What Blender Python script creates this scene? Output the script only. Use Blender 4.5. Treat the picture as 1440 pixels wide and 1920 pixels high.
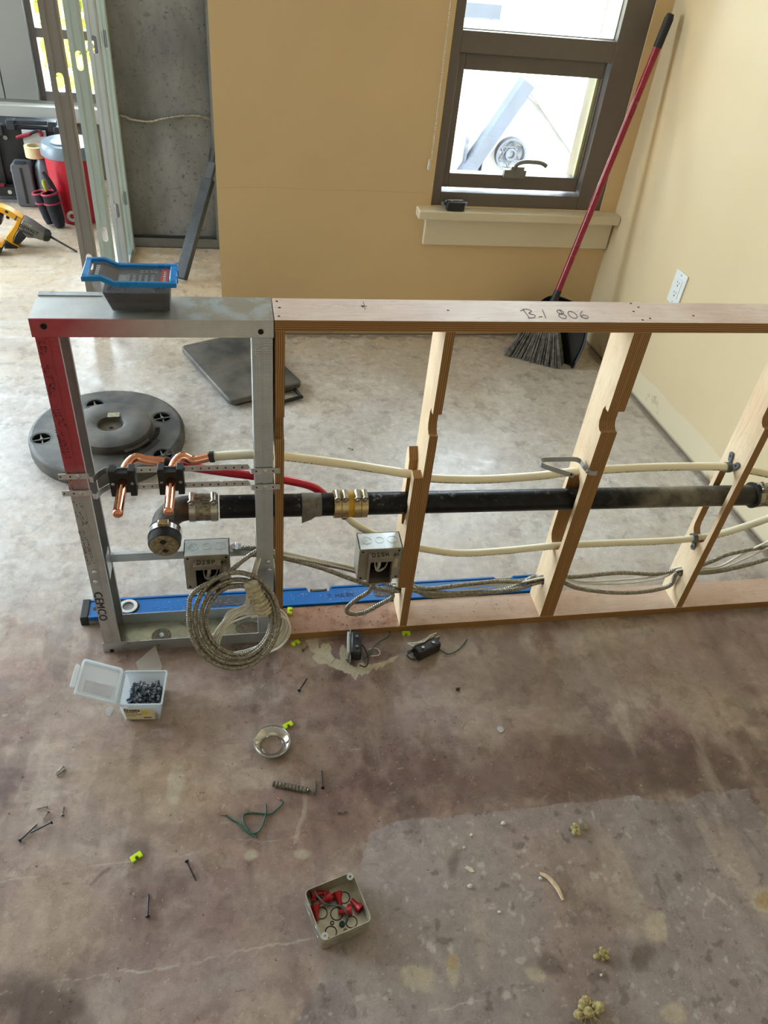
import bpy, bmesh, math, random
import numpy as np
from mathutils import Vector, Matrix, geometry

for _o in list(bpy.data.objects):
    bpy.data.objects.remove(_o)
SC = bpy.context.scene
COL = SC.collection
PI = math.pi

# ------------------------------------------------------------------ camera
CAM_R = np.array([[0.98233, 0.03907, -0.18303], [-0.16357, 0.65447, -0.73818], [0.09095, 0.75507, 0.64930]])
CAM_C = np.array([-0.0706, -1.2588, 1.5210])
CAM_F = 1443.0
_cam = bpy.data.cameras.new('camera'); cam = bpy.data.objects.new('camera', _cam); COL.objects.link(cam)
_m = Matrix.Identity(4)
for i in range(3):
    for j in range(3): _m[i][j] = CAM_R[i, j]
    _m[i][3] = CAM_C[i]
cam.matrix_world = _m
_cam.sensor_fit = 'VERTICAL'; _cam.sensor_height = 36.0; _cam.lens = CAM_F / 1920 * 36.0
_cam.clip_start = 0.02; _cam.clip_end = 200
SC.camera = cam

# ------------------------------------------------------------------ world, sun, exposure
w = bpy.data.worlds.new('sky'); SC.world = w; w.use_nodes = True
_bg = w.node_tree.nodes['Background']
_bg.inputs[0].default_value = (0.74, 0.88, 1.0, 1); _bg.inputs[1].default_value = 9.0
_sl = bpy.data.lights.new('sun', 'SUN'); _sl.energy = 9.0; _sl.angle = 0.01; _sl.color = (1.0, 0.95, 0.86)
sun = bpy.data.objects.new('sun', _sl); COL.objects.link(sun)
sun.rotation_euler = Vector((-0.50, 0.62, -0.75)).to_track_quat('-Z', 'Y').to_euler()   # from behind and to the right, over the roof
def portal(loc, size, direction):
    l = bpy.data.lights.new('daylight_portal', 'AREA'); l.shape = 'RECTANGLE'; l.size, l.size_y = size
    l.cycles.is_portal = True
    o = bpy.data.objects.new('daylight_portal', l); COL.objects.link(o); o.location = loc
    o.rotation_euler = Vector(direction).to_track_quat('-Z', 'Z' if abs(direction[2]) < .5 else 'Y').to_euler()
portal((1.012, 1.80, 1.33), (0.66, 1.56), (0, -1, 0))
portal((-0.90, 3.52, 1.35), (0.70, 2.0), (0, -1, 0))
portal((-2.95, 3.52, 1.40), (2.3, 2.0), (0, -1, 0))
portal((-4.72, 1.65, 1.45), (1.9, 2.2), (1, 0, 0))
SC.view_settings.view_transform = 'Standard'; SC.view_settings.look = 'None'
SC.view_settings.gamma = 1.0; SC.view_settings.use_curve_mapping = False
SC.view_settings.exposure = 1.3
SC.cycles.max_bounces = 10; SC.cycles.diffuse_bounces = 6; SC.cycles.glossy_bounces = 5
SC.cycles.transparent_max_bounces = 16; SC.cycles.transmission_bounces = 8
SC.cycles.caustics_reflective = False; SC.cycles.caustics_refractive = False
SC.cycles.sample_clamp_indirect = 6.0

# ------------------------------------------------------------------ photo pixel -> point on a known plane
def _ray(x, y): return CAM_R @ np.array([(x - 720) / CAM_F, -(y - 960) / CAM_F, -1.0])
def G(x, y, z=0.0):
    v = _ray(x, y); return Vector(CAM_C + v * (z - CAM_C[2]) / v[2])
def PY(x, y, Y):
    v = _ray(x, y); return Vector(CAM_C + v * (Y - CAM_C[1]) / v[1])
def PX(x, y, X):
    v = _ray(x, y); return Vector(CAM_C + v * (X - CAM_C[0]) / v[0])

# ------------------------------------------------------------------ materials
MATS = {}
def lin(c):
    return tuple((v / 12.92 if v <= .04045 else ((v + .055) / 1.055) ** 2.4) for v in c)
def hexc(h): return lin(tuple(int(h[i:i + 2], 16) / 255 for i in (0, 2, 4)))
class NT:
    def __init__(s, name):
        s.m = bpy.data.materials.new(name); s.m.use_nodes = True; s.t = s.m.node_tree
        s.b = s.t.nodes['Principled BSDF']; s.out = s.t.nodes['Material Output']
        s._co = None
    def n(s, typ, **kw):
        nd = s.t.nodes.new(typ)
        for k, v in kw.items():
            if k == 'inp':
                for kk, vv in v.items():
                    if hasattr(vv, 'node'): s.t.links.new(vv, nd.inputs[kk])
                    else: nd.inputs[kk].default_value = vv
            else: setattr(nd, k, v)
        return nd
    def co(s):
        if not s._co: s._co = s.n('ShaderNodeTexCoord').outputs['Object']
        return s._co
    def scaled(s, sc):
        return s.n('ShaderNodeVectorMath', operation='MULTIPLY', inp={0: s.co(), 1: sc}).outputs[0]
    def noise(s, scale, detail=4, rough=.55, vec=None, dist=0.0):
        return s.n('ShaderNodeTexNoise', inp={'Vector': vec or s.co(), 'Scale': scale, 'Detail': detail, 'Roughness': rough, 'Distortion': dist}).outputs[0]
    def ramp(s, fac, lo, hi, a=0.0, b=1.0):
        return s.n('ShaderNodeMapRange', inp={0: fac, 1: lo, 2: hi, 3: a, 4: b}).outputs[0]
    def mix(s, fac, a, b, mode='MIX'):
        nd = s.n('ShaderNodeMix', data_type='RGBA', blend_type=mode)
        for k, v in ((0, fac), (6, a), (7, b)):
            if hasattr(v, 'node'): s.t.links.new(v, nd.inputs[k])
            elif k == 0: nd.inputs[k].default_value = v
            else: nd.inputs[k].default_value = (*v[:3], 1)
        return nd.outputs[2]
    def math(s, op, a, b=0.0, c=0.0):
        nd = s.n('ShaderNodeMath', operation=op)
        for k, v in enumerate((a, b, c)):
            if hasattr(v, 'node'): s.t.links.new(v, nd.inputs[k])
            else: nd.inputs[k].default_value = v
        return nd.outputs[0]
    def xyz(s, vec=None):
        nd = s.n('ShaderNodeSeparateXYZ', inp={0: vec or s.co()}); return nd.outputs
    def bump(s, h, strength=.3, dist=.002):
        nd = s.n('ShaderNodeBump', inp={'Height': h, 'Strength': strength, 'Distance': dist})
        s.t.links.new(nd.outputs[0], s.b.inputs['Normal'])
    def set(s, **kw):
        for k, v in kw.items():
            i = s.b.inputs[{'col': 'Base Color', 'rough': 'Roughness', 'metal': 'Metallic', 'ior': 'IOR', 'trans': 'Transmission Weight', 'alpha': 'Alpha', 'spec': 'Specular IOR Level', 'coat': 'Coat Weight', 'sheen': 'Sheen Weight'}[k]]
            if hasattr(v, 'node'): s.t.links.new(v, i)
            elif k == 'col': i.default_value = (*v[:3], 1)
            else: i.default_value = v
        return s.m
def mat(name, c, rough=.5, metal=0.0, var=.15, scale=30.0, bump=0.0, bscale=None, spec=None, c2=None, detail=4, **kw):
    """colour with a soft noise variation and optional fine relief"""
    if name in MATS: return MATS[name]
    t = NT(name); c = hexc(c) if isinstance(c, str) else c
    c2 = (hexc(c2) if isinstance(c2, str) else c2) or tuple(v * (1 - var) for v in c)
    f = t.ramp(t.noise(scale, detail), .35, .65)
    t.set(col=t.mix(f, c2, c), rough=t.ramp(t.noise(scale * .6, 3), .3, .7, max(rough - .07, 0.02), min(rough + .07, 1)), metal=metal, **kw)
    if spec is not None: t.set(spec=spec)
    if bump: t.bump(t.noise(bscale or scale * 4, 3), bump, .002)
    MATS[name] = t.m; return t.m

# ------------------------------------------------------------------ geometry helpers
def smoothpath(pts, step=.006, closed=False):
    """Catmull-Rom through the control points, evenly resampled"""
    P = [Vector(p) for p in pts]; n = len(P); out = []
    seg = n if closed else n - 1
    for i in range(seg):
        p1, p2 = P[i], P[(i + 1) % n]
        p0 = P[i - 1] if (i > 0 or closed) else p1 * 2 - p2
        p3 = P[(i + 2) % n] if (i + 2 < n or closed) else p2 * 2 - p1
        k = max(2, int((p2 - p1).length / step * 1.5) + 1)
        for j in range(k):
            t = j / k; t2 = t * t; t3 = t2 * t
            out.append(.5 * ((2 * p1) + (p2 - p0) * t + (2 * p0 - 5 * p1 + 4 * p2 - p3) * t2 + (3 * p1 - p0 - 3 * p2 + p3) * t3))
    if not closed: out.append(P[-1])
    L = [0.0]
    src = out + ([out[0]] if closed else [])
    for a, b in zip(src, src[1:]): L.append(L[-1] + (b - a).length)
    m = max(2, int(L[-1] / step)); res = []; k = 0
    for i in range(m + (0 if closed else 1)):
        d = L[-1] * i / m
        while k < len(L) - 2 and L[k + 1] < d: k += 1
        f = (d - L[k]) / max(L[k + 1] - L[k], 1e-9); res.append(src[k].lerp(src[k + 1], min(max(f, 0), 1)))
    return res

class MB:
    def __init__(s): s.v = []; s.f = []
    def add(s, vs, fs):
        o = len(s.v); s.v += [Vector(p) for p in vs]; s.f += [tuple(i + o for i in f) for f in fs]; return s
    def box(s, c, d, rot=None, taper=1.0):
        x, y, z = (k / 2 for k in d); c = Vector(c)
        vs = [Vector((sx * x * (taper if sz > 0 else 1), sy * y * (taper if sz > 0 else 1), sz * z)) for sz in (-1, 1) for sy in (-1, 1) for sx in (-1, 1)]
        if rot is not None:
            R = rot if isinstance(rot, Matrix) else Matrix.Rotation(rot, 3, 'Z')
            vs = [R @ v for v in vs]
        return s.add([v + c for v in vs], [(0, 2, 3, 1), (4, 5, 7, 6), (0, 1, 5, 4), (2, 6, 7, 3), (0, 4, 6, 2), (1, 3, 7, 5)])
    def bb(s, x0, x1, y0, y1, z0, z1): return s.box(((x0 + x1) / 2, (y0 + y1) / 2, (z0 + z1) / 2), (x1 - x0, y1 - y0, z1 - z0))
    def tube(s, path, r, n=10, closed=False, caps=True, flat=None, up0=None):
        P = [Vector(p) for p in path]; N = len(P); rings = []
        T = []
        for i in range(N):
            a = P[i - 1] if (i > 0 or closed) else P[i]; b = P[(i + 1) % N] if (i < N - 1 or closed) else P[i]
            t = (b - a); T.append(t.normalized() if t.length > 1e-9 else Vector((0, 0, 1)))
        up = Vector(up0) if up0 else (Vector((0, 0, 1)) if abs(T[0].z) < .9 else Vector((0, 1, 0)))
        U = (up - T[0] * up.dot(T[0])).normalized(); o = len(s.v)
        for i in range(N):
            U = U - T[i] * U.dot(T[i]); U.normalize(); W = T[i].cross(U)
            rr = r(i) if callable(r) else r
            for k in range(n):
                a = 2 * PI * k / n + PI / n
                if flat: v = U * math.cos(a) * rr * flat[0] + W * math.sin(a) * rr * flat[1]
                else: v = U * math.cos(a) * rr + W * math.sin(a) * rr
                s.v.append(P[i] + v)
        M = N if closed else N - 1
        for i in range(M):
            for k in range(n):
                a = o + i * n + k; b = o + i * n + (k + 1) % n; c = o + ((i + 1) % N) * n + (k + 1) % n; d = o + ((i + 1) % N) * n + k
                s.f.append((a, b, c, d))
        if caps and not closed:
            s.f.append(tuple(o + k for k in reversed(range(n)))); s.f.append(tuple(o + (N - 1) * n + k for k in range(n)))
        return s
    def cyl(s, p0, p1, r0, r1=None, n=16): 
        r1 = r0 if r1 is None else r1
        return s.tube([p0, p1], lambda i: r0 if i == 0 else r1, n)
    def lathe(s, prof, n=24, o=(0, 0, 0), axis=(0, 0, 1), closed=False):
        """profile (r, h) turned about an axis through o"""
        A = Vector(axis).normalized(); O = Vector(o)
        U = A.orthogonal().normalized(); W = A.cross(U); b = len(s.v); m = len(prof)
        for r, h in prof:
            for k in range(n):
                a = 2 * PI * k / n; s.v.append(O + A * h + (U * math.cos(a) + W * math.sin(a)) * max(r, 1e-5))
        for i in range(m if closed else m - 1):
            j = (i + 1) % m
            for k in range(n): s.f.append((b + i * n + k, b + i * n + (k + 1) % n, b + j * n + (k + 1) % n, b + j * n + k))
        if not closed:
            s.f.append(tuple(b + k for k in reversed(range(n)))); s.f.append(tuple(b + (m - 1) * n + k for k in range(n)))
        return s
    def prism(s, poly, t, M=None, holes=()):
        """2-D outline with holes, extruded 0..t along local z, then mapped by M"""
        M = M or Matrix.Identity(4); loops = [list(poly)] + [list(h) for h in holes]
        vs = [Vector(p) for l in loops for p in l]; faces = []; k = 0
        for l in loops: faces.append(list(range(k, k + len(l)))); k += len(l)
        if holes:
            edges = [(f[i], f[(i + 1) % len(f)]) for f in faces for i in range(len(f))]
            v2, _, f2, ov, _, _ = geometry.delaunay_2d_cdt(vs, edges, [], 0, 1e-7)
            def inside(p, l):
                c = False
                for a, b in zip(l, l[1:] + l[:1]):
                    if (a[1] > p[1]) != (b[1] > p[1]) and p[0] < (b[0] - a[0]) * (p[1] - a[1]) / (b[1] - a[1]) + a[0]: c = not c
                return c
            tri = []
            for f in f2:
                c = sum((v2[i] for i in f), Vector((0, 0))) / len(f)
                if inside(c, loops[0]) and not any(inside(c, h) for h in loops[1:]): tri.append(tuple(f))
            mp = {}
            for j, os_ in enumerate(ov):
                for q in os_: mp[q] = j
            faces = [[mp[i] for i in f] for f in faces]; vs = v2
        else: tri = [tuple(faces[0])]
        n = len(vs); o = len(s.v)
        s.v += [M @ Vector((p[0], p[1], 0)) for p in vs] + [M @ Vector((p[0], p[1], t)) for p in vs]
        s.f += [tuple(o + i for i in reversed(f)) for f in tri] + [tuple(o + n + i for i in f) for f in tri]
        for f in faces:
            for i in range(len(f)):
                a, b = f[i], f[(i + 1) % len(f)]; s.f.append((o + a, o + b, o + n + b, o + n + a))
        return s
    def ico(s, c, r, sub=1, jit=0.0, rnd=random, sc=(1, 1, 1)):
        bm = bmesh.new(); bmesh.ops.create_icosphere(bm, subdivisions=sub, radius=1.0)
        vs = [Vector((v.co.x * sc[0], v.co.y * sc[1], v.co.z * sc[2])) * r * (1 + rnd.uniform(-jit, jit)) + Vector(c) for v in bm.verts]
        fs = [tuple(v.index for v in f.verts) for f in bm.faces]; bm.free(); return s.add(vs, fs)
    def build(s, name, m, parent=None, smooth=None, bevel=0.0, world=True, seg=2, label=None, clean=True):
        me = bpy.data.meshes.new(name); vs = s.v
        if parent is not None and world:
            Mi = ROOTM[parent.name].inverted(); vs = [Mi @ v for v in vs]
        me.from_pydata([tuple(v) for v in vs], [], s.f)
        if clean:
            bm = bmesh.new(); bm.from_mesh(me); bmesh.ops.recalc_face_normals(bm, faces=bm.faces); bm.to_mesh(me); bm.free()
        if smooth is not None:
            me.shade_smooth()
            if smooth < 179: me.set_sharp_from_angle(angle=math.radians(smooth))
        me.materials.append(m)
        o = bpy.data.objects.new(name, me); COL.objects.link(o)
        if bevel:
            b = o.modifiers.new('bevel', 'BEVEL'); b.width = bevel; b.segments = seg; b.limit_method = 'ANGLE'; b.angle_limit = math.radians(40)
            me.shade_smooth(); me.set_sharp_from_angle(angle=math.radians(50))
        if parent is not None:
            o.parent = parent
            ROOTM[o.name] = ROOTM[parent.name]
            if world is True and False: pass
        else: ROOTM[o.name] = Matrix.Identity(4)
        if label: o['label'] = label
        return o
ROOTM = {}
def M_of(loc, rz=0, rx=0, ry=0): return Matrix.Translation(loc) @ Matrix.Rotation(rz, 4, 'Z') @ Matrix.Rotation(ry, 4, 'Y') @ Matrix.Rotation(rx, 4, 'X')
def tag(o, label, cat, group=None, kind=None):
    o['label'] = label; o['category'] = cat
    if group: o['group'] = group
    if kind: o['kind'] = kind
    return o
def thing(name, label, cat, loc=(0, 0, 0), rz=0, group=None, M=None):
    o = bpy.data.objects.new(name, None); COL.objects.link(o); o.empty_display_size = .05
    M = M or M_of(Vector(loc), rz); o.matrix_world = M; ROOTM[o.name] = M
    return tag(o, label, cat, group)
def struct(o, label=None, cat=None):
    o['kind'] = 'structure'
    if label: o['label'] = label
    if cat: o['category'] = cat
    return o
def centre_origin(o):
    """move a one-mesh thing's origin to the middle of its base"""
    vs = [v.co for v in o.data.vertices]
    lo = Vector([min(v[i] for v in vs) for i in range(3)]); hi = Vector([max(v[i] for v in vs) for i in range(3)])
    c = Vector(((lo.x + hi.x) / 2, (lo.y + hi.y) / 2, lo.z))
    o.data.transform(Matrix.Translation(-c)); o.location = c; return o
def copy_tree(src, M, label=None):
    c = src.copy(); COL.objects.link(c); c.matrix_world = M; ROOTM[c.name] = M
    if label: c['label'] = label
    for ch in src.children:
        d = ch.copy(); COL.objects.link(d); d.parent = c
        for g in ch.children:
            e = g.copy(); COL.objects.link(e); e.parent = d
    return c
def text_mesh(name, body, size, M, m, parent, depth=.0006, bold=0.0, label=None, shear=0.0, spacing=1.0):
    cu = bpy.data.curves.new(name, 'FONT'); cu.body = body; cu.size = size; cu.extrude = depth / 2; cu.offset = bold
    cu.align_x = 'CENTER'; cu.align_y = 'CENTER'; cu.resolution_u = 2; cu.shear = shear; cu.space_character = spacing
    o = bpy.data.objects.new('tmp', cu); COL.objects.link(o)
    dg = bpy.context.evaluated_depsgraph_get(); dg.update()
    me = bpy.data.meshes.new_from_object(o.evaluated_get(dg)); bpy.data.objects.remove(o)
    me.transform(ROOTM[parent.name].inverted() @ M); me.name = name
    me.materials.clear(); me.materials.append(m)
    t = bpy.data.objects.new(name, me); COL.objects.link(t); t.parent = parent; ROOTM[t.name] = ROOTM[parent.name]
    if label: t['label'] = label
    return t
def frame(x, y, z, o): 
    """matrix with the given axes and origin"""
    x, y, z = Vector(x), Vector(y), Vector(z)
    M = Matrix.Identity(4)
    for i in range(3): M[i][0] = x[i]; M[i][1] = y[i]; M[i][2] = z[i]; M[i][3] = o[i]
    return M
YZ = lambda x0: frame((0, 1, 0), (0, 0, 1), (1, 0, 0), (x0, 0, 0))       # outline in (y, z), extruded along +x
XZ = lambda y0: frame((1, 0, 0), (0, 0, 1), (0, -1, 0), (0, y0, 0))      # outline in (x, z), extruded along -y
def circ(cx, cy, r, n=20, ry=None): return [(cx + r * math.cos(2 * PI * k / n), cy + (ry or r) * math.sin(2 * PI * k / n)) for k in range(n)]
def slot(cx, cy, w, h, n=8):
    """upright oblong"""
    r = w / 2; a = [(cx + r * math.cos(PI * k / n), cy + h / 2 - r + r * math.sin(PI * k / n)) for k in range(n + 1)]
    return a + [(cx - r * math.cos(PI * k / n), cy - h / 2 + r - r * math.sin(PI * k / n)) for k in range(n + 1)]
def rrect(w, h, r, n=4, cx=0, cy=0):
    out = []
    for (sx, sy, a0) in ((1, 1, 0), (-1, 1, PI / 2), (-1, -1, PI), (1, -1, 3 * PI / 2)):
        for k in range(n + 1):
            a = a0 + PI / 2 * k / n; out.append((cx + sx * (w / 2 - r) + r * math.cos(a), cy + sy * (h / 2 - r) + r * math.sin(a)))
    return out

# ================================================================== THE SETTING
# ---- floor: one slab; the worn concrete's stains and window sheen are a colour attribute painted on a fine grid
def build_floor():
    xs = np.concatenate([np.linspace(-4.75, -.85, 30)[:-1], np.arange(-.85, 1.0, .0026), np.arange(1.0, 1.7, .006)])
    ys = np.concatenate([np.linspace(-4.35, -1.05, 25)[:-1], np.arange(-1.05, .0, .0026), np.arange(.0, 1.75, .006), np.linspace(1.75, 3.75, 120)])
    X, Y = np.meshgrid(xs, ys); nx, ny = len(xs), len(ys)
    rs = np.random.RandomState(5)
    def vn(sx, sy, seed):
        r = np.random.RandomState(seed); T = r.rand(128, 128)
        u = X * sx + 500.3; v = Y * sy + 500.7; i = np.floor(u).astype(int); j = np.floor(v).astype(int); a = u - i; b = v - j
        a = a * a * (3 - 2 * a); b = b * b * (3 - 2 * b); f = lambda p, q: T[q % 128, p % 128]
        return (f(i, j) * (1 - a) + f(i + 1, j) * a) * (1 - b) + (f(i, j + 1) * (1 - a) + f(i + 1, j + 1) * a) * b
    def fbm(s, seed, o=4, an=(1, 1)):
        t = 0; k = 0
        for n in range(o): t = t + vn(s * an[0] * 2 ** n, s * an[1] * 2 ** n, seed + n) * .5 ** n; k += .5 ** n
        return t / k
    ss = lambda a, b, t: (lambda q: q * q * (3 - 2 * q))(np.clip((t - a) / (b - a), 0, 1))
    # photo pixels of every grid point (only to place the marks)
    Dx, Dy, Dz = X - CAM_C[0], Y - CAM_C[1], -CAM_C[2]
    q0 = CAM_R[0, 0] * Dx + CAM_R[1, 0] * Dy + CAM_R[2, 0] * Dz; q1 = CAM_R[0, 1] * Dx + CAM_R[1, 1] * Dy + CAM_R[2, 1] * Dz
    q2 = -(CAM_R[0, 2] * Dx + CAM_R[1, 2] * Dy + CAM_R[2, 2] * Dz); ok = q2 > .2
    U = np.where(ok, 720 + CAM_F * q0 / np.where(ok, q2, 1), -9999); V = np.where(ok, 960 - CAM_F * q1 / np.where(ok, q2, 1), -9999)
    wob = (fbm(9, 60) - .5); wob2 = (fbm(30, 70) - .5)
    def h(c): return np.array(hexc(c))
    C = np.zeros(X.shape + (3,))
    def lay(mask, col): 
        nonlocal C
        m = np.clip(mask, 0, 1)[..., None]; C = C * (1 - m) + (h(col) if isinstance(col, str) else col) * m
    C[:] = h('9a8278')
    lay(ss(.42, .62, fbm(2.2, 1, 5)) * .8, '82696a')
    lay(ss(.50, .66, fbm(3.5, 11, 5)) * .75, 'a8978a')
    lay(ss(.55, .68, fbm(5, 21, 5, (1, .6))) * .55, '8b7b78')
    lay(ss(.56, .7, fbm(8, 31, 4)) * .5, 'ab9a8a')
    lay(ss(.58, .7, fbm(14, 41, 4)) * .35, '6b5750')
    lay(ss(.57, .66, fbm(26, 45, 4)) * .35, '655249'); lay(ss(.58, .68, fbm(34, 47, 4)) * .35, 'b0a194'); lay(ss(.60, .70, fbm(11, 49, 5, (.5, 1.6))) * .4, 'b5a798'); lay(ss(.62, .70, fbm(9, 51, 5, (1.6, .5))) * .45, '62504a')
    # paler floor behind the half wall, with window sheen painted into its colour
    far = ss(.02, .30, Y + wob * .25 + .06 * (X > .65)); lay(far * .94, 'c3bfb9')
    lay(far * ss(.48, .62, fbm(4, 81, 5)) * .55, 'd0cfcc'); lay(far * ss(.5, .66, fbm(6, 91, 5)) * .45, 'aca49d'); lay(far * ss(.58, .7, fbm(3, 95, 5)) * .4, 'b5a592')
    lay(ss(1.0, 1.6, Y + wob * .5) * .6, 'b9a78c')
    lay(ss(-.15, -.55, X + wob * .3) * ss(.0, .25, Y) * .30, 'a3938a')
    lay(ss(1.6, 2.1, Y) * .5, 'c0aa8a')
    lay(far * ss(.60, .68, fbm(24, 97, 4)) * .35, '8a837d'); lay(far * ss(.60, .68, fbm(40, 99, 4)) * .3, 'd2d0cc')
    # poly fill by even-odd test in photo pixels
    def poly(pts, wobble=0.0, soft=0):
        uu = U + wob * wobble * 60 + wob2 * wobble * 40; vv = V + wob * wobble * 50 - wob2 * wobble * 40; c = np.zeros(X.shape, bool)
        for (x0, y0), (x1, y1) in zip(pts, pts[1:] + pts[:1]):
            if y0 == y1: continue
            c ^= ((y0 > vv) != (y1 > vv)) & (uu < (x1 - x0) * (vv - y0) / (y1 - y0) + x0)
        return c.astype(float)
    def ell(cx, cy, a, b, rot=0, w=.25):
        du, dv = U - cx, V - cy; c, s = math.cos(rot), math.sin(rot)
        d = np.sqrt(((du * c + dv * s) / a) ** 2 + ((-du * s + dv * c) / b) ** 2) + wob2 * 1.2
        return 1 - ss(1 - w, 1 + w, d)
    def line(pts, wd, wobble=1.0):
        d = np.full(X.shape, 1e9)
        uu = U + wob2 * 10 * wobble; vv = V + wob2 * 14 * wobble
        for (x0, y0), (x1, y1) in zip(pts, pts[1:]):
            t = np.clip(((uu - x0) * (x1 - x0) + (vv - y0) * (y1 - y0)) / ((x1 - x0) ** 2 + (y1 - y0) ** 2), 0, 1)
            d = np.minimum(d, np.hypot(uu - x0 - t * (x1 - x0), vv - y0 - t * (y1 - y0)))
        return 1 - ss(wd * .5, wd * 1.3, d)
    # darker trowel swirl, then the greyer patch at the lower right
    lay(ell(1060, 1450, 400, 66, -.08, .5) * .66, '5d463f'); lay(ell(1340, 1460, 130, 50, .3, .5) * .6, '543f39'); lay(ell(700, 1430, 160, 50, .0, .7) * .35, '654e46'); lay(ell(560, 1560, 160, 60, .0, .7) * .35, '6a534b'); lay(ell(420, 1720, 160, 70, .2, .8) * .35, '6d5854'); lay(ell(230, 1760, 120, 60, -.3, .8) * .3, '6a544e'); lay(ell(900, 1890, 160, 50, 0, .8) * .3, '5d4d4c')
    pg = poly([(700, 1560), (770, 1535), (880, 1530), (1000, 1515), (1180, 1497), (1260, 1502), (1330, 1482), (1395, 1480), (1425, 1520), (1445, 1600), (1470, 2100), (480, 2100), (650, 1720)], .35)
    lay(pg * .80, '918686'); lay(pg * ss(.45, .62, fbm(6, 111, 5, (1, .5))) * .6, '9a9090'); lay(pg * ss(.5, .64, fbm(5, 121, 5, (.6, 1.4))) * .6, '6e6061')
    lay(ell(1080, 1640, 160, 60, .6, .7) * .45, '9b8578'); lay(ell(1090, 1800, 60, 130, .1, .7) * .45, 'a48d80'); lay(ell(840, 1600, 110, 50, .1, .7) * .4, 'a89c98')
    sw = .5 + .5 * np.sin(np.hypot((U - 900) * .8, (V - 1560) * 1.6) * .55 + wob * 9); lay((ell(1020, 1440, 330, 56, -.08, .5) + ell(1330, 1460, 130, 40, .3, .5)) * sw * ss(.45, .6, fbm(7, 175, 3)) * .22, '3f302b')
    lay(pg * ss(.70, .78, fbm(60, 141, 3)) * .55, 'c2bbb4'); lay(pg * ss(.70, .78, fbm(45, 151, 3)) * .5, '4a3e3c'); lay(pg * ss(.56, .74, fbm(6, 161, 5, (2.6, .5))) * .35, 'aaa09b'); lay(pg * ss(.54, .72, fbm(4, 165, 5, (.7, 1.6))) * .4, '6a5d5c')
    lay((1 - far) * ss(.60, .72, fbm(5, 171, 5, (2.6, .5))) * .35, 'b9ab9d'); lay((1 - far) * ss(.62, .72, fbm(6, 181, 5, (2.4, .45))) * .3, '5a4740')
    # tan and pale washes on the left
    for (cx, cy, a, b, r, c, m) in [(180, 1330, 190, 70, -.2, 'ab9887', .6), (300, 1480, 120, 90, .2, 'a78f72', .55), (140, 1560, 140, 60, -.3, '9c8b84', .5), (90, 1720, 90, 120, .5, 'a8927f', .5), (430, 1400, 150, 60, .1, 'a08a80', .45), (600, 1700, 120, 80, 0, '8c7d78', .4), (820, 1310, 230, 60, -.05, '97857f', .45),
                                    (360, 1850, 220, 60, -.2, '8d7f7e', .5), (1300, 1250, 190, 60, -.1, '8d7871', .5), (240, 1180, 60, 40, 0, '9a8a80', .4)]: lay(ell(cx, cy, a, b, r, .75) * m, c)
    for (cx, cy, a, b, r, m) in [(70, 1890, 80, 60, .1, .75), (330, 1650, 30, 20, .3, .3), (255, 1592, 30, 18, 0, .35), (640, 1260, 22, 10, -.7, .7), (420, 1550, 120, 30, 0, .25), (1205, 1790, 22, 26, .2, .6), (1110, 1700, 14, 12, 0, .4), (1030, 1810, 30, 16, .6, .5), (850, 1620, 10, 26, .2, .5)]: lay(ell(cx, cy, a, b, r, .5) * m, '4a3a34')
    for (cx, cy, a, b, r) in [(470, 1602, 14, 11, 0), (567, 1601, 17, 9, 0), (330, 1475, 14, 38, .12), (1228, 1738, 20, 26, .1), (850, 1825, 13, 30, .05), (782, 1832, 28, 22, 0), (1262, 1900, 24, 20, .3), (1005, 1828, 20, 12, .6), (1430, 1690, 18, 22, 0)]: lay(ell(cx, cy, a, b, r, .3) * .75, 'b3a793')
    lay(ell(1432, 1690, 12, 14, 0, .3) * .7, 'a58a5a'); lay(ell(848, 1806, 10, 12, 0, .3) * .6, 'a58a5a')
    # cream paint splash beside the bottom plate
    lay(poly([(572, 1200), (595, 1198), (598, 1213), (601, 1217), (605, 1206), (617, 1206), (622, 1213), (621, 1227), (628, 1234), (638, 1237), (637, 1218), (641, 1206), (646, 1211), (649, 1225), (647, 1239), (654, 1246), (666, 1251), (671, 1244), (678, 1242), (683, 1247), (692, 1246), (704, 1244), (713, 1242), (725, 1239), (735, 1233), (747, 1230), (744, 1234), (737, 1242), (725, 1244), (717, 1252), (711, 1250), (705, 1258), (702, 1252), (696, 1256), (689, 1264), (685, 1262), (678, 1268), (673, 1263), (669, 1270), (667, 1277), (662, 1269), (657, 1263), (647, 1262), (640, 1257), (633, 1256), (621, 1250), (617, 1249), (612, 1244), (605, 1246), (598, 1246), (590, 1239), (587, 1232), (591, 1227), (582, 1220), (579, 1208)], .06) * .92, 'c6bfa9')
    # drips, cracks, scratches and dark lines along the wall bases
    lay(line([(565, 1460), (571, 1490)], 4) * .5, 'b3a598'); lay(line([(572, 1498), (571, 1530), (562, 1556), (556, 1580)], 5) * .55, 'b3a598')
    for pts, wd, m in [([(0, 1652), (60, 1643), (140, 1630), (210, 1618), (300, 1606), (380, 1598)], 1.7, .5), ([(0, 1862), (90, 1843), (200, 1826)], 1.6, .45), ([(225, 1822), (300, 1818), (420, 1792), (520, 1772), (600, 1757)], 2.2, .7), ([(800, 1896), (870, 1882), (930, 1872), (1000, 1850)], 2.2, .6), ([(420, 1576), (520, 1574), (560, 1572)], 1.5, .35),
                       ([(168, 1570), (172, 1620)], 2, .4), ([(640, 1840), (690, 1920)], 1.5, .4), ([(372, 1440), (365, 1540)], 1.3, .3), ([(740, 1300), (1000, 1330), (1300, 1290)], 1.2, .2)]: lay(line(pts, wd * .8) * m * ss(.30, .55, fbm(16, 131, 3)), 'bdb1a3')
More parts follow.
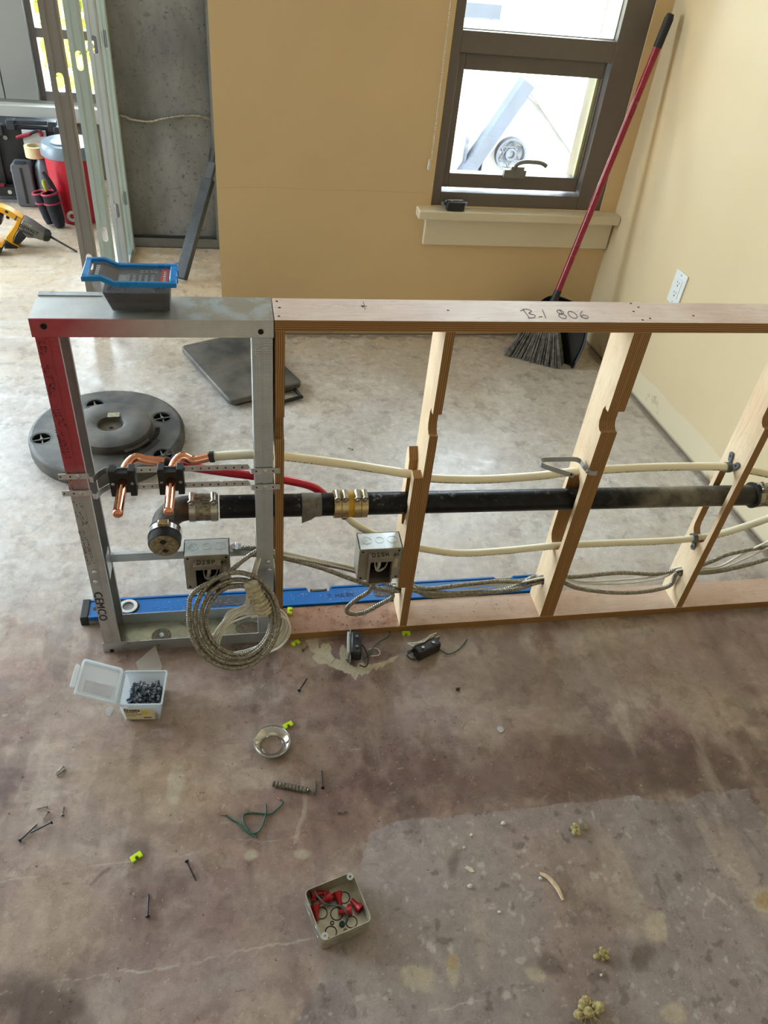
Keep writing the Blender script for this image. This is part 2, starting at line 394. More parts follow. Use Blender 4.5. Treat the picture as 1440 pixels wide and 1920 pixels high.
    for pts, wd, m in [([(172, 1660), (190, 1640), (205, 1628)], 3.5, .6), ([(1340, 880), (1400, 985), (1440, 1040)], 9, .35), ([(1110, 660), (1185, 740), (1300, 876), (1385, 972), (1450, 1050)], 8, .55), ([(540, 632), (1090, 629)], 3, .5), ([(1395, 1560), (1425, 1600)], 3, .3)]: lay(line(pts, wd) * m, '5c4c44')
    for k in range(230):
        x = rs.uniform(0, 1440); y = rs.uniform(1200, 1920) if k % 5 else rs.uniform(650, 1080); a = rs.uniform(0, PI); l = rs.uniform(3, 18)
        sel = rs.rand(); m = line([(x, y), (x + l * math.cos(a), y + l * math.sin(a) * .6)], rs.uniform(.8, 1.9), .4)
        lay(m * rs.uniform(.15, .5), '55463f' if sel < .4 else 'bdb1a4')
    # small specks of every kind
    sp = np.random.RandomState(9).rand(*X.shape); lay((sp > .9975) * (Y < .1) * .45, 'c6bcb0'); lay((sp < .0016) * .5, '4a3d37')
    # mesh
    co = np.stack([X, Y, np.zeros_like(X)], -1).reshape(-1, 3).astype(np.float32)
    i = (np.arange(ny - 1)[:, None] * nx + np.arange(nx - 1)[None]).ravel()
    q = np.stack([i, i + 1, i + nx + 1, i + nx], -1).astype(np.int32)
    me = bpy.data.meshes.new('floor'); me.vertices.add(len(co)); me.vertices.foreach_set('co', co.ravel())
    me.loops.add(q.size); me.loops.foreach_set('vertex_index', q.ravel()); me.polygons.add(len(q)); me.polygons.foreach_set('loop_start', np.arange(0, q.size, 4, dtype=np.int32))
    me.update(calc_edges=True)
    at = me.color_attributes.new('stain', 'FLOAT_COLOR', 'POINT')
    rgba = np.concatenate([C, np.ones(X.shape + (1,))], -1).astype(np.float32); at.data.foreach_set('color', rgba.ravel())
    t = NT('worn concrete floor'); a = t.n('ShaderNodeAttribute', attribute_name='stain').outputs['Color']
    f1 = t.ramp(t.noise(38, 8, .75, dist=.4), .3, .7, .74, 1.20); f2 = t.ramp(t.noise(430, 6, .8), .3, .7, .74, 1.22)
    f = t.math('MULTIPLY', f1, f2); cmb = t.n('ShaderNodeCombineXYZ', inp={0: f, 1: f, 2: f}).outputs[0]
    t.set(col=t.mix(1.0, a, cmb, 'MULTIPLY'), rough=t.ramp(t.noise(14, 5, .6), .3, .7, .20, .46), spec=.5)
    t.bump(t.noise(45, 8, .75), .12, .002)
    me.materials.append(t.m)
    o = bpy.data.objects.new('floor', me); COL.objects.link(o); return struct(o, 'worn stained concrete floor with paint splash and scratches', 'floor')
floor = build_floor()

# ---- painted walls
def wall_paint(name, base, low, zlow):
    t = NT(name); z = t.xyz()[2]
    c = t.mix(t.ramp(t.noise(2.5, 4), .35, .65), tuple(v * .95 for v in base), base)
    edge = t.math('ADD', z, t.ramp(t.noise(9, 5, .6), .2, .8, -.012, .012))
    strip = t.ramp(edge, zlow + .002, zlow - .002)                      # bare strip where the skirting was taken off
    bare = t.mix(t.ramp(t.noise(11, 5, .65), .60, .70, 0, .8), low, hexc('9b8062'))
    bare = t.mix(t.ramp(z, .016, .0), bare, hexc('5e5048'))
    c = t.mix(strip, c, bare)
    t.set(col=c, rough=.5, spec=.4)
    t.bump(t.noise(140, 3), .12, .002); return t.m
BEIGE = hexc('d8bb8e')
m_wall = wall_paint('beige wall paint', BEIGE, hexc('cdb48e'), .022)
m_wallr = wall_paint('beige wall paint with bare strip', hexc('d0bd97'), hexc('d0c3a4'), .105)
WX0, WX1, WZ0, WZ1 = .672, 1.352, .535, 2.12
b = MB(); yb0, yb1 = 1.585, 1.80
b.bb(-.109, WX0, yb0, yb1, 0, 2.7); b.bb(WX1, 1.60, yb0, yb1, 0, 2.7); b.bb(WX0, WX1, yb0, yb1, 0, WZ0); b.bb(WX0, WX1, yb0, yb1, WZ1, 2.7)
b.bb(-.109, .02, yb1, 2.475, 0, 2.7)
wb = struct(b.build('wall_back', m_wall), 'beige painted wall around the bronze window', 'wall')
MB().tube(smoothpath([PY(x, y, 1.5849) for x, y in ((408, 352), (500, 351), (600, 356), (700, 358), (800, 362))], .03), .0004, 5).build('hairline_crack', mat('hairline crack line', 'bfa276', .8), wb)  # wall crack drawn as a thin line slightly darker than the paint
RA = math.atan2(1.515 - 1.416, 1.585 - .30)                             # the side wall runs a few degrees off square
b = MB(); d = Vector((math.sin(RA), -math.cos(RA), 0)); nrm = Vector((math.cos(RA), math.sin(RA), 0)); o0 = Vector((1.416, 1.585, 0))
A, B_ = o0 - d * .22, o0 + d * 5.8
b.add([A, B_, B_ + nrm * .15, A + nrm * .15] + [p + Vector((0, 0, 2.7)) for p in (A, B_, B_ + nrm * .15, A + nrm * .15)], [(0, 1, 2, 3), (4, 5, 6, 7), (0, 1, 5, 4), (1, 2, 6, 5), (2, 3, 7, 6), (3, 0, 4, 7)])
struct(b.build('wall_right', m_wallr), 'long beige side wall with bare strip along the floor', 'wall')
t = NT('raw concrete'); n1 = t.noise(5, 6, .6, vec=t.scaled((1, 1, .45))); n2 = t.noise(40, 5, .6)
c = t.mix(t.ramp(n1, .35, .68), hexc('626466'), hexc('8b8d8e')); c = t.mix(t.ramp(n2, .55, .72), c, hexc('55575a'))
t.set(col=t.mix(t.ramp(t.noise(90, 3), .66, .72), c, hexc('3b3c3e')), rough=.75); t.bump(n2, .25, .003); m_conc = t.m
struct(MB().bb(-.58, -.109, 2.475, 3.3, 0, 2.7).build('wall_alcove', m_conc), 'raw grey concrete wall inside the alcove', 'wall')

# far window wall on the left with grey cladding and a ledge
m_grey = mat('grey cladding paint', '8b8983', .5, var=.05, scale=4)
m_ledge = mat('pale ledge paint', 'c3c1b8', .4, var=.06, scale=8)
m_bronze = mat('dark bronze frame', '6a615a', .42, var=.06, scale=20, spec=.4)
YL = 3.35
b = MB(); b.bb(-4.75, -4.1, YL, YL + .2, 0, 2.7); b.bb(-4.1, -1.75, YL, YL + .2, 0, .42); b.bb(-4.1, -1.75, YL, YL + .2, 2.4, 2.7)
b.bb(-1.75, -1.0, YL, YL + .2, 0, 2.7); b.bb(-1.0, -.56, YL, YL + .2, 0, .385); b.bb(-1.0, -.56, YL, YL + .2, 2.35, 2.7)
wl = struct(b.build('wall_far', m_grey), 'grey panelled wall beyond the steel studs', 'wall')
for x0, x1 in ((-1.74, -1.46), (-1.455, -1.168), (-1.163, -1.002)):
    MB().bb(x0, x1, YL - .014, YL - .001, .388, 2.69).build('panel', m_grey, wl, bevel=.002)
tr = struct(MB().bb(-4.7, -.60, YL - .065, YL, .30, .372).build('trim_2', m_ledge, bevel=.004), 'pale ledge along the grey far wall', 'ledge')
def glass(name):
    t = NT(name); gl = t.n('ShaderNodeBsdfGlossy', inp={'Color': (1, 1, 1, 1), 'Roughness': .0}); tr_ = t.n('ShaderNodeBsdfTransparent', inp={'Color': (.97, .98, .98, 1)})
    mx = t.n('ShaderNodeMixShader', inp={0: .07, 1: tr_.outputs[0], 2: gl.outputs[0]}); t.t.links.new(mx.outputs[0], t.out.inputs[0]); return t.m
m_glass = glass('window glass')
def mullion_window(name, x0, x1, z0, z1, y, bars, label):
    fw = .03
    b = MB(); b.bb(x0, x0 + fw, y, y + .07, z0, z1); b.bb(x1 - fw, x1, y, y + .07, z0, z1); b.bb(x0 + fw, x1 - fw, y, y + .07, z1 - fw, z1)
    root = struct(thing(name, label, 'window', ((x0 + x1) / 2, y, z0)))
    b.build('frame', m_bronze, root)
    MB().bb(x0 + fw, x1 - fw, y - .01, y + .07, z0, z0 + .045).build('bottom_rail', m_bronze, root)
    for zb in bars: MB().bb(x0 + fw, x1 - fw, y + .001, y + .069, zb, zb + .04).build('transom', m_bronze, root)
    zz = [z0 + .045] + [v for zb in bars for v in (zb, zb + .04)] + [z1 - fw]
    for a, c in zip(zz[::2], zz[1::2]): MB().bb(x0 + fw, x1 - fw, y + .03, y + .036, a, c).build('pane', m_glass, root)
mullion_window('window_2', -1.0, -.56, .385, 2.35, YL + .01, (.668,), 'far window glimpsed between the steel studs')
mullion_window('window_3', -4.1, -1.75, .42, 2.4, YL + .06, (1.0,), 'wide far window beyond the left edge')
# rest of the room (light and reflections)
m_wall2 = mat('warm white wall', 'd2c4a6', .6, var=.04, scale=3)
b = MB(); b.bb(-4.75, -4.6, -4.35, .7, 0, 2.7); b.bb(-4.75, -4.6, 2.6, 3.55, 0, 2.7); b.bb(-4.75, -4.6, .7, 2.6, 0, .35); b.bb(-4.75, -4.6, .7, 2.6, 2.55, 2.7)
struct(b.build('wall_left', m_wall2), 'window wall of the room beyond the left edge', 'wall')
struct(MB().bb(-4.75, 2.1, -4.35, -4.2, 0, 2.7).build('wall_front', m_wall2), 'plain wall behind the camera', 'wall')
m_ceil = mat('ceiling paint', 'd9d6cf', .7, var=.03, scale=2)
struct(MB().bb(-4.75, 2.1, -4.35, 3.55, 2.7, 2.85).build('ceiling', m_ceil), 'plain pale ceiling', 'ceiling')

# ---- bronze window with a fixed light over an opening sash
root = struct(thing('window_1', 'dark bronze window with an opening lower sash', 'window', (1.012, 1.60, WZ0)))
yf0, yf1 = 1.592, 1.76
b = MB(); b.bb(WX0, WX0 + .035, yf0, yf1, WZ0, WZ1); b.bb(WX1 - .10, WX1, yf0, yf1, WZ0, WZ1); b.bb(WX0 + .035, WX1 - .10, yf0, yf1, WZ1 - .05, WZ1); b.bb(WX0 + .035, WX1 - .10, yf0, yf1, WZ0, WZ0 + .048)
b.build('frame', m_bronze, root, bevel=.002)
MB().bb(WX0 + .035, WX1 - .10, yf0 + .001, yf1, 1.035, 1.10).build('transom', m_bronze, root, bevel=.002)
MB().bb(WX0 + .035, WX1 - .10, 1.735, 1.741, 1.10, WZ1 - .05).build('pane', m_glass, root)
m_bead = mat('pale reveal strip', 'c9d2d0', .4, var=.05)  # pale reveal strips; sky reflection on the ledge painted into the colour
b = MB(); b.bb(WX1 - .103, WX1 - .0995, yf0 + .03, 1.733, 1.10, WZ1 - .05); b.bb(WX0 + .035, WX1 - .10, yf0 + .03, 1.733, 1.098, 1.103); b.build('reveal_strip', m_bead, root)
sx0, sx1, sz0, sz1 = WX0 + .036, WX1 - .066, WZ0 + .06, 1.033
g = (.735, 1.238, .645, .983); ys0, ys1 = 1.612, 1.655
sash = MB(); sash.bb(sx0, g[0], ys0, ys1, sz0, sz1); sash.bb(g[1], sx1 - .04, ys0, ys1, sz0, sz1); sash.bb(g[0], g[1], ys0, ys1, sz0, g[2]); sash.bb(g[0], g[1], ys0, ys1, g[3], sz1)
so = sash.build('sash', m_bronze, root, bevel=.002)
MB().bb(g[0], g[1], 1.640, 1.646, g[2], g[3]).build('pane', m_glass, so)
m_seal = mat('pale green seal', 'aeb489', .5, var=.08)
MB().bb(g[1] - .012, g[1] - .001, 1.625, 1.639, g[2], g[3]).build('seal', m_seal, so)
m_hand = mat('grey handle metal', '7c7a74', .4, .6, var=.1)
hb = PY(965, 322, 1.606); hd = MB()
hd.box((hb.x, 1.606, hb.z - .006), (.085, .018, .028)); hd.box((hb.x + .005, 1.60, hb.z + .012), (.05, .02, .02))
hd.tube(smoothpath([(hb.x - .008, 1.592, hb.z + .012), (hb.x - .004, 1.58, hb.z + .035), (hb.x + .02, 1.572, hb.z + .046), (hb.x + .08, 1.572, hb.z + .045), (hb.x + .105, 1.572, hb.z + .034)], .01), .0075, 8)
hd.build('handle', m_hand, so, smooth=40)
m_trim = mat('cream trim paint', 'd9cdb2', .38, var=.04, scale=6)
b = MB(); b.bb(.618, 1.4185, 1.530, 1.594, .500, .533); b.bb(.655, 1.412, 1.566, 1.5849, .392, .500)
struct(b.build('trim_1', m_trim, bevel=.004), 'cream window sill with flat apron board below', 'sill')

# ---- outside: sunlit church front and trees, seen washed out through the panes
m_stone = mat('sunlit pale stone', '7d7a74', .9, var=.25, scale=1.2); m_stoned = mat('grey slate and tracery', '33373d', .9, var=.2, scale=1)
YC = 26.0
def pc(x, y, Yv=YC): return PY(x, y, Yv)
ch = thing('church', 'pale stone church gable with a round window seen through the lower sash', 'building', (pc(960, 320).x, YC, -8))
g0, g1, g2 = pc(700, 420), pc(985, 175), pc(1270, 440)
MB().prism([(g0.x, g0.z), (g2.x, g2.z), (g1.x, g1.z)], 1.2, XZ(YC + 1.2)).bb(g0.x, g2.x, YC, YC + 8, -8, g0.z).build('gable_wall', m_stone, ch)
def beam(p, q, wd, dep, name, mm):
    dv = (q - p); L = dv.length; dv.normalize(); up = dv.cross(Vector((0, 1, 0))).normalized()
    b = MB(); b.add([p + up * wd, q + up * wd, q - up * wd, p - up * wd] + [v + Vector((0, -dep, 0)) for v in (p + up * wd, q + up * wd, q - up * wd, p - up * wd)], [(0, 1, 2, 3), (4, 5, 6, 7), (0, 1, 5, 4), (1, 2, 6, 5), (2, 3, 7, 6), (3, 0, 4, 7)]); b.build(name, mm, ch)
beam(pc(858, 335), pc(985, 150), .22, .5, 'coping', m_stoned); beam(pc(1110, 335), pc(985, 150), .12, .3, 'coping', m_stone)
rc = pc(955, 287); R = (pc(983, 287) - rc).length
b = MB(); b.lathe([(R, 0), (R, .25), (R * .86, .25), (R * .86, 0)], 32, (rc.x, YC, rc.z), (0, -1, 0), closed=True); b.build('rose_ring', m_stoned, ch)
b = MB()
for s in (0, 1):
    tri = [Vector((rc.x + R * .8 * math.cos(a + PI / 2 + s * PI), YC - .1, rc.z + R * .8 * math.sin(a + PI / 2 + s * PI))) for a in (0, 2 * PI / 3, 4 * PI / 3)]
    for i in range(3): b.cyl(tri[i], tri[(i + 1) % 3], R * .06, n=6)
b.lathe([(R * .36, 0), (R * .36, .2), (R * .26, .2), (R * .26, 0)], 24, (rc.x, YC, rc.z), (0, -1, 0), closed=True); b.build('tracery', m_stoned, ch)
for x, y0, y1 in ((865, 255, 330), (1078, 250, 330), (895, 285, 330)):
    a, c = pc(x, y1), pc(x + 9, y0); MB().bb(a.x, c.x, YC - .3, YC, a.z, c.z).build('pinnacle', m_stoned, ch)
a, c = pc(860, 52), pc(975, 30); MB().bb(a.x, c.x, YC + 2, YC + 3, a.z, c.z).build('parapet', m_stoned, ch)
m_leaf = mat('sunlit yellow green leaves', 'b9b03c', .7, var=.45, scale=2, c2='7d8a28'); m_bark = mat('tree bark', '5b4a38', .9)
tr_ = thing('tree', 'sunlit yellow green tree outside the far window', 'tree', (-1.35, 8.2, -5))
rnd = random.Random(3); b = MB()
for k in range(2600):
    p = Vector((-1.35 + rnd.gauss(0, .75), 8.2 + rnd.gauss(0, .5), .1 + rnd.gauss(0, 1.1))); n_ = Vector((rnd.gauss(0, 1), rnd.gauss(0, 1), rnd.gauss(0, 1))).normalized(); u = n_.orthogonal().normalized() * .10; v = n_.cross(u.normalized()) * .06
    b.add([p - u, p + v, p + u, p - v], [(0, 1, 2, 3)])
b.build('crown', m_leaf, tr_, clean=False); MB().cyl((-1.35, 8.2, -5), (-1.35, 8.2, .3), .14, .07, 10).build('trunk', m_bark, tr_)
m_ground = mat('sunlit street', '9a968c', .9, var=.2, scale=.3)
tag(MB().bb(-40, 40, 4.2, 60, -8.6, -8).build('street', m_ground), 'pale street far below the windows', 'street', kind='structure')

# ================================================================== THE HALF WALL
H, D = .876, .0865
def steel(name, c='c9d0d6', rough=.33, dots=None, red=None, c2=None, bloom=False):
    """galvanised sheet; dots = spacing of embossed dimples, red = red reflection painted over part of it"""
    t = NT(name); base = hexc(c)
    f = t.ramp(t.noise(22, 5, .65), .35, .65); col = t.mix(f, hexc(c2) if c2 else tuple(v * .86 for v in base), base)
    h = t.noise(500, 2)
    if dots:
        x, y, z = t.xyz(); k = 2 * PI / dots
        g = t.math('MULTIPLY', t.math('SINE', t.math('MULTIPLY', x, k)), t.math('SINE', t.math('MULTIPLY', z, k)))
        g2 = t.math('MULTIPLY', t.math('SINE', t.math('MULTIPLY', y, k)), t.math('SINE', t.math('MULTIPLY', z, k)))
        h = t.math('MAXIMUM', t.ramp(g, .2, .8), t.ramp(g2, .2, .8))
        col = t.mix(t.math('MULTIPLY', h, .14), col, (.9, .9, .9))
        t.bump(h, .35, .0010)
    else: t.bump(h, .06, .001)
    if bloom:                               # white zinc bloom on the bare end, top face only
        up_ = t.ramp(t.xyz(t.n('ShaderNodeTexCoord').outputs['Normal'])[2], .5, .6); bf = t.math('MULTIPLY', t.math('MULTIPLY', up_, t.ramp(t.xyz()[0], .02, .06)), t.ramp(t.noise(24, 5, .6), .46, .6))
        dull = t.math('MULTIPLY', up_, t.ramp(t.xyz()[0], .0, .05)); col = t.mix(t.math('MULTIPLY', dull, .55), col, hexc('8d8a78')); col = t.mix(t.math('MULTIPLY', bf, .8), col, hexc('c3d2dc'))
    if red:  # reflection of something red, mixed into the base colour
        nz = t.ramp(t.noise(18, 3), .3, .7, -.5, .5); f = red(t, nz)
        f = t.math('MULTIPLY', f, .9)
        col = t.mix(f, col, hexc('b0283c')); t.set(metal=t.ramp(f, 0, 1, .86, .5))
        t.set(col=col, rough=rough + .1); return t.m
    t.set(col=col, rough=t.ramp(t.noise(9, 4), .3, .7, rough - .08, rough + .12), metal=.86); return t.m
m_gal = steel('galvanised steel'); m_gald = steel('dimpled galvanised steel', dots=.0052)
m_white_galv = steel('zinc bloom steel', 'a9b3b6', .4, c2='7f8684')
fr = thing('metal_framing', 'galvanised steel stud frame at the left end of the half wall', 'wall frame', (-.2, .043, 0))
XL = -.407
# object coordinates are relative to the frame's base, x = -0.2 there
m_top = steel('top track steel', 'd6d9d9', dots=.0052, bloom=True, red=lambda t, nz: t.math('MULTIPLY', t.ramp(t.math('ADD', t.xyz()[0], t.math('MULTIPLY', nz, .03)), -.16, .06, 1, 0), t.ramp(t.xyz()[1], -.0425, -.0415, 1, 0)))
b = MB()
b.bb(XL, 0, 0, D, H - .0016, H); b.bb(XL, 0, -.0016, 0, H - .034, H); b.bb(XL, 0, D, D + .0016, H - .034, H)
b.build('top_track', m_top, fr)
MB().bb(XL + .002, XL + .11, D - .002, D + .012, H + .0005, H + .002).build('lip', m_gal, fr)
m_bot = steel('bottom track steel', 'b2b39d', .28, c2='94968a')
b = MB(); b.bb(XL, 0, -.0016, 0, 0, .034); b.bb(XL, 0, D, D + .0016, 0, .034); b.build('bottom_track', m_gald, fr)
b = MB(); b.bb(XL, 0, 0, D, 0, .0016); b.build('track_web', m_bot, fr)
# patch of adhesive and a fastener on the bottom track
pq = G(303, 1192, .002); b = MB(); b.lathe([(.024, 0), (.022, .0015), (.008, .003), (.0, .0035)], 18, (pq.x, pq.y, .0017)); b.build('adhesive_patch', mat('dirty adhesive', '8a8272', .8, c2='5e584c', scale=200), fr, smooth=50)
MB().lathe([(.007, 0), (.007, .002), (.003, .006), (.0, .0062)], 12, (pq.x, pq.y, .0045)).build('fastener', m_gal, fr, smooth=50)
b = MB(); b.prism(circ(-.062, .045, .034, 14, .02), .0012, Matrix.Translation((0, 0, .0017))); b.build('dirt_patch', mat('brown dirt', '5a4a3c', .9, c2='7a6a55', scale=150), fr)
def cstud(x0, x1, opening, mm, z0=.002, z1=H - .002, name='stud'):
    th = .0016; b = MB(); yf, yb = .0, D
    b.bb(x0, x1, yf, yf + th, z0, z1); b.bb(x0, x1, yb - th, yb, z0, z1)
    xw = x0 if opening > 0 else x1 - th; b.prism([(yf + th, z0), (yb - th, z0), (yb - th, z1), (yf + th, z1)], th, YZ(xw), [slot(.05, z_, .066, h_) for z_, h_ in ((.41, .09), (.53, .10), (.27, .10))] if x0 > -.1 else [])
    xl = x1 - th if opening > 0 else x0; b.bb(xl, xl + th, yf + th, yf + .009, z0, z1); b.bb(xl, xl + th, yb - .009, yb - th, z0, z1)
    xm = (x0 + x1) / 2; b.bb(xm - .003, xm + .003, yf - .0012, yf, z0 + .04, z1 - .036)
    return b.build(name, mm, fr)
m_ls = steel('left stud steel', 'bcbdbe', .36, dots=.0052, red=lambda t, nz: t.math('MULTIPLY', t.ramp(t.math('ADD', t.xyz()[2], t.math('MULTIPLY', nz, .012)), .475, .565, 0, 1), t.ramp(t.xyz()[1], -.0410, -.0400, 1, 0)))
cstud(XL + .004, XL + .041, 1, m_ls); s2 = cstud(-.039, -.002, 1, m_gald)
m_ink = mat('black ink', '17171a', .7, var=.1); m_blk = mat('black screw finish', '141416', .38, .5, var=.2)
def face(px, py, Y=-.0022): return PY(px, py, Y)
for px, py in ((82, 612), (489, 622), (210, 1220)):
    p = face(px, py); MB().lathe([(.0052, 0), (.0052, .0012), (.0025, .0026), (0, .0026)], 12, p, (0, -1, 0)).build('screw', m_blk, fr, smooth=50)
for px, py in ((178, 1073), (180, 1091), (503, 1054), (505, 1069)):
    p = face(px, py, -.0013); MB().lathe([(.0062, 0), (.0055, .002), (.003, .0034), (0, .0034)], 12, p, (0, -1, 0)).build('screw', m_gal, fr, smooth=50)
# ink marks printed down the left stud
txt = lambda px, py, Y: frame((.22, 0, -.975), (.975, 0, .22), (0, -1, 0), PY(px, py, Y))
p = PY(188, 1138, -.0016); text_mesh('lettering', 'CEMCO', .026, frame((0, 0, -1), (1, 0, 0), (0, -1, 0), (p.x, -.0016, p.z)), m_ink, fr, label='black maker print', spacing=1.1)
rnd = random.Random(11); b = MB()
for (py0, py1, x0, x1) in ((640, 665, 78, 84), (685, 700, 82, 90), (705, 725, 92, 98), (725, 745, 95, 100), (760, 800, 101, 118), (805, 860, 108, 128), (885, 920, 122, 134), (940, 952, 140, 150), (960, 985, 146, 160), (995, 1060, 152, 172)):
    for k in range(int((py1 - py0) * 1.0)):
        y = rnd.uniform(py0, py1); f_ = (y - py0) / (py1 - py0); x = x0 + (x1 - x0) * f_ + rnd.choice((-5, -2, 3, 6)) ; q = PY(x, y, -.0014)
        b.box((q.x, -.0018, q.z), (.0012, .0006, .0018))
b.build('printed_dots', m_ink, fr)['kind'] = 'stuff'
# stiffening clip and the flat perforated bar that carries the left box
q = PY(198, 1060, .03); MB().bb(XL + .0412, XL + .0428, .02, .06, q.z - .035, q.z + .03).build('clip', m_gal, fr)

# ---- plywood frame
def ply(name, axis, face_c, face_c2, grain, edge=('7a5430', 'a9814f', '553619'), stain=False):
    t = NT(name); co = t.xyz(); i = 'xyz'.index(axis)
    nrm = t.xyz(t.n('ShaderNodeTexCoord').outputs['Normal'])[i]; isf = t.ramp(t.math('ABSOLUTE', nrm), .5, .6)
    sc = [6.0, 6.0, 6.0]; sc['xyz'.index(grain)] = .7
    wv = t.noise(6, 5, .6, vec=t.scaled(tuple(sc)), dist=1.2)
    bands = t.math('FRACT', t.math('MULTIPLY', wv, 7.0)); line = t.ramp(t.math('ABSOLUTE', t.math('SUBTRACT', bands, .5)), .0, .14, 1, 0)
    fc = t.mix(t.ramp(t.noise(5, 4), .35, .65), hexc(face_c2), hexc(face_c)); fc = t.mix(t.math('MULTIPLY', line, .24), fc, hexc('8d6a50'))
    fine = [400.0] * 3; fine['xyz'.index(grain)] = 9.0
    fc = t.mix(t.ramp(t.noise(1, 3, .6, vec=t.scaled(tuple(fine))), .45, .75, 0, .22), fc, hexc('93755c'))
    if stain:                               # reddish water stain between the first two studs
        sx = t.math('ADD', co[0], t.ramp(t.noise(9, 4, .6), .2, .8, -.05, .05)); fc = t.mix(t.ramp(sx, -.40, -.47, 0, .62), fc, hexc('86502f')); fc = t.mix(t.math('MULTIPLY', t.ramp(t.noise(22, 5, .65), .5, .68), t.ramp(sx, -.36, -.46, .15, .7)), fc, hexc('6b3c22'))
    warp = [3.0] * 3; warp['xyz'.index(grain)] = 8.0; warp[i] = 0
    s = t.math('ADD', t.math('MULTIPLY', co[i], 1 / .0042), t.ramp(t.noise(1, 3, vec=t.scaled(tuple(warp))), .2, .8, -.5, .5))
    fr_ = t.math('FRACT', s); st = [30.0] * 3; st['xyz'.index(grain)] = 3.0; st[i] = 900.0
    ec = t.mix(t.ramp(fr_, .38, .52), hexc(edge[0]), hexc(edge[1])); ec = t.mix(t.ramp(t.noise(1, 4, .7, vec=t.scaled(tuple(st))), .55, .75, 0, .8), ec, hexc(edge[2]))
    t.set(col=t.mix(isf, ec, fc), rough=.58, spec=.35); t.bump(t.math('MULTIPLY', fr_, t.math('SUBTRACT', 1.0, isf)), .35, .001); return t.m
m_plz = ply('plywood plate', 'z', 'e2d3c8', 'd2bbae', 'x'); m_plx = ply('plywood stud', 'x', 'e2cdaa', 'd6b994', 'z')
m_plb = ply('plywood sole plate', 'z', 'd3bba8', 'c2a48e', 'x', stain=True)
pf = thing('plywood_frame', 'plywood half wall frame with notched studs between two plates', 'wall frame', (.75, .043, 0))
XE = 1.503; T = .022
MB().bb(.0015, XE - .03, -.001, D, H - T, H).build('top_plate', m_plz, pf, bevel=.0007)
MB().bb(.0015, XE, -.001, D, .0, T).build('bottom_plate', m_plb, pf, bevel=.0007)
zn1 = PY(1165, 772, 0).z; zn0 = PY(1140, 811, 0).z
def stud_profile(zt, zb, notch=(zn0, zn1), depth=.022):
    a, c = notch
    return [(0, zb), (D, zb), (D, zt), (0, zt), (0, c), (depth * .55, c), (depth * .72, c + .006), (depth, c - .006), (depth, a + .016), (depth * .8, a + .006), (depth * .45, a), (0, a)]
def stud(x0, x1, slot_z=None, hole_z=None, name='stud', notch=True, **k):
    h = []
    if slot_z: h.append(slot(.043, sum(slot_z) / 2, .060, slot_z[1] - slot_z[0]))
    if hole_z: h.append(circ(.045, hole_z, .014))
    return MB().prism(stud_profile(H - T, T), x1 - x0, YZ(x0), h).build(name, m_plx, pf, bevel=0)
sz = (PX(1040, 1028, .700).z - .0, PX(1076, 876, .700).z + .004); HZ = PX(1019, 1092, .698).z
stud(.0025, .0205, (sz[0], sz[1]), HZ); stud(.3181, .3366, sz, HZ)
stud(.6985, .7170, sz, HZ); stud(.7174, .7362, sz, HZ)
stud(1.094, 1.1129, sz, HZ)
# short doubled piece on the second stud, split open at the top
zs0, zs1, zs2 = PY(758, 1102, 0).z, PY(778, 897, 0).z, PX(770, 858, .2985).z
MB().prism([(.0, zs0), (D, zs0), (D, zs2), (D - .012, zs2 + .012), (D - .03, zs2 - .012), (D - .032, sz[1] - .02), (D - .032, .36), (.047, .335), (.030, .345), (.024, .37), (.024, zs1 + .004), (.0, zs1)], .0195, YZ(.2983)).build('doubling_piece', m_plx, pf)
m_rust = mat('dark nail head', '3a2c24', .6, .3)
for px, py in ((840, 582), (680, 575), (524, 577), (523, 593), (519, 565), (1183, 569), (1197, 576), (1188, 584), (1300, 592), (1205, 600), (1219, 597)):
    q = G(px, py, H); MB().lathe([(.0026, 0), (.0024, .0005), (0, .0006)], 8, q).build('nail_head', m_rust, pf)
m_pencil = mat('pencil mark', '4a4c58', .7)
def handwriting(strokes, M, r, mm, parent, name='handwriting', label=None):
    b = MB()
    for s in strokes: b.tube(smoothpath([M @ Vector((x, y, .0003)) for x, y in s], r * 3), r, 5)
    o = b.build(name, mm, parent, label=label); o['kind'] = 'stuff'; return o
q0, q1 = G(985, 590, H), G(1105, 592, H); ux = (q1 - q0); sc = ux.length / 9.2; ux.normalize(); uy = Vector((0, 0, 1)).cross(ux)
Mh = frame(ux * sc, uy * sc * 2.3, Vector((0, 0, 1)), q0 - uy * .014)
ell_ = lambda cx, cy, a, b_: [(cx + a * math.cos(t_ * PI / 5 + 1.2), cy + b_ * math.sin(t_ * PI / 5 + 1.2)) for t_ in range(11)]
handwriting([[(.3, 0), (.1, 1.1)], [(-.4, .9), (.5, 1.15), (1.2, .9), (.6, .6), (1.3, .35), (.9, .05), (.1, 0)], [(1.7, .15), (2.2, .2)], [(2.9, 1.1), (2.6, 0)], ell_(5.3, .85, .45, .25) + ell_(5.2, .3, .5, .3), ell_(6.8, .5, .55, .45), [(8.6, 1.0), (8.0, .6), (7.9, .2), (8.5, .05), (8.9, .3), (8.4, .5), (7.9, .3)]], Mh, .0007, m_pencil, pf, label='pencil note reading B-1 806')
q = G(682, 573, H); handwriting([[(0, -1), (.1, 1)], [(-.5, 0), (.5, -.2)]], frame((.012, 0, 0), (0, .016, 0), (0, 0, 1), q), .0005, m_pencil, pf, name='pencil_mark')

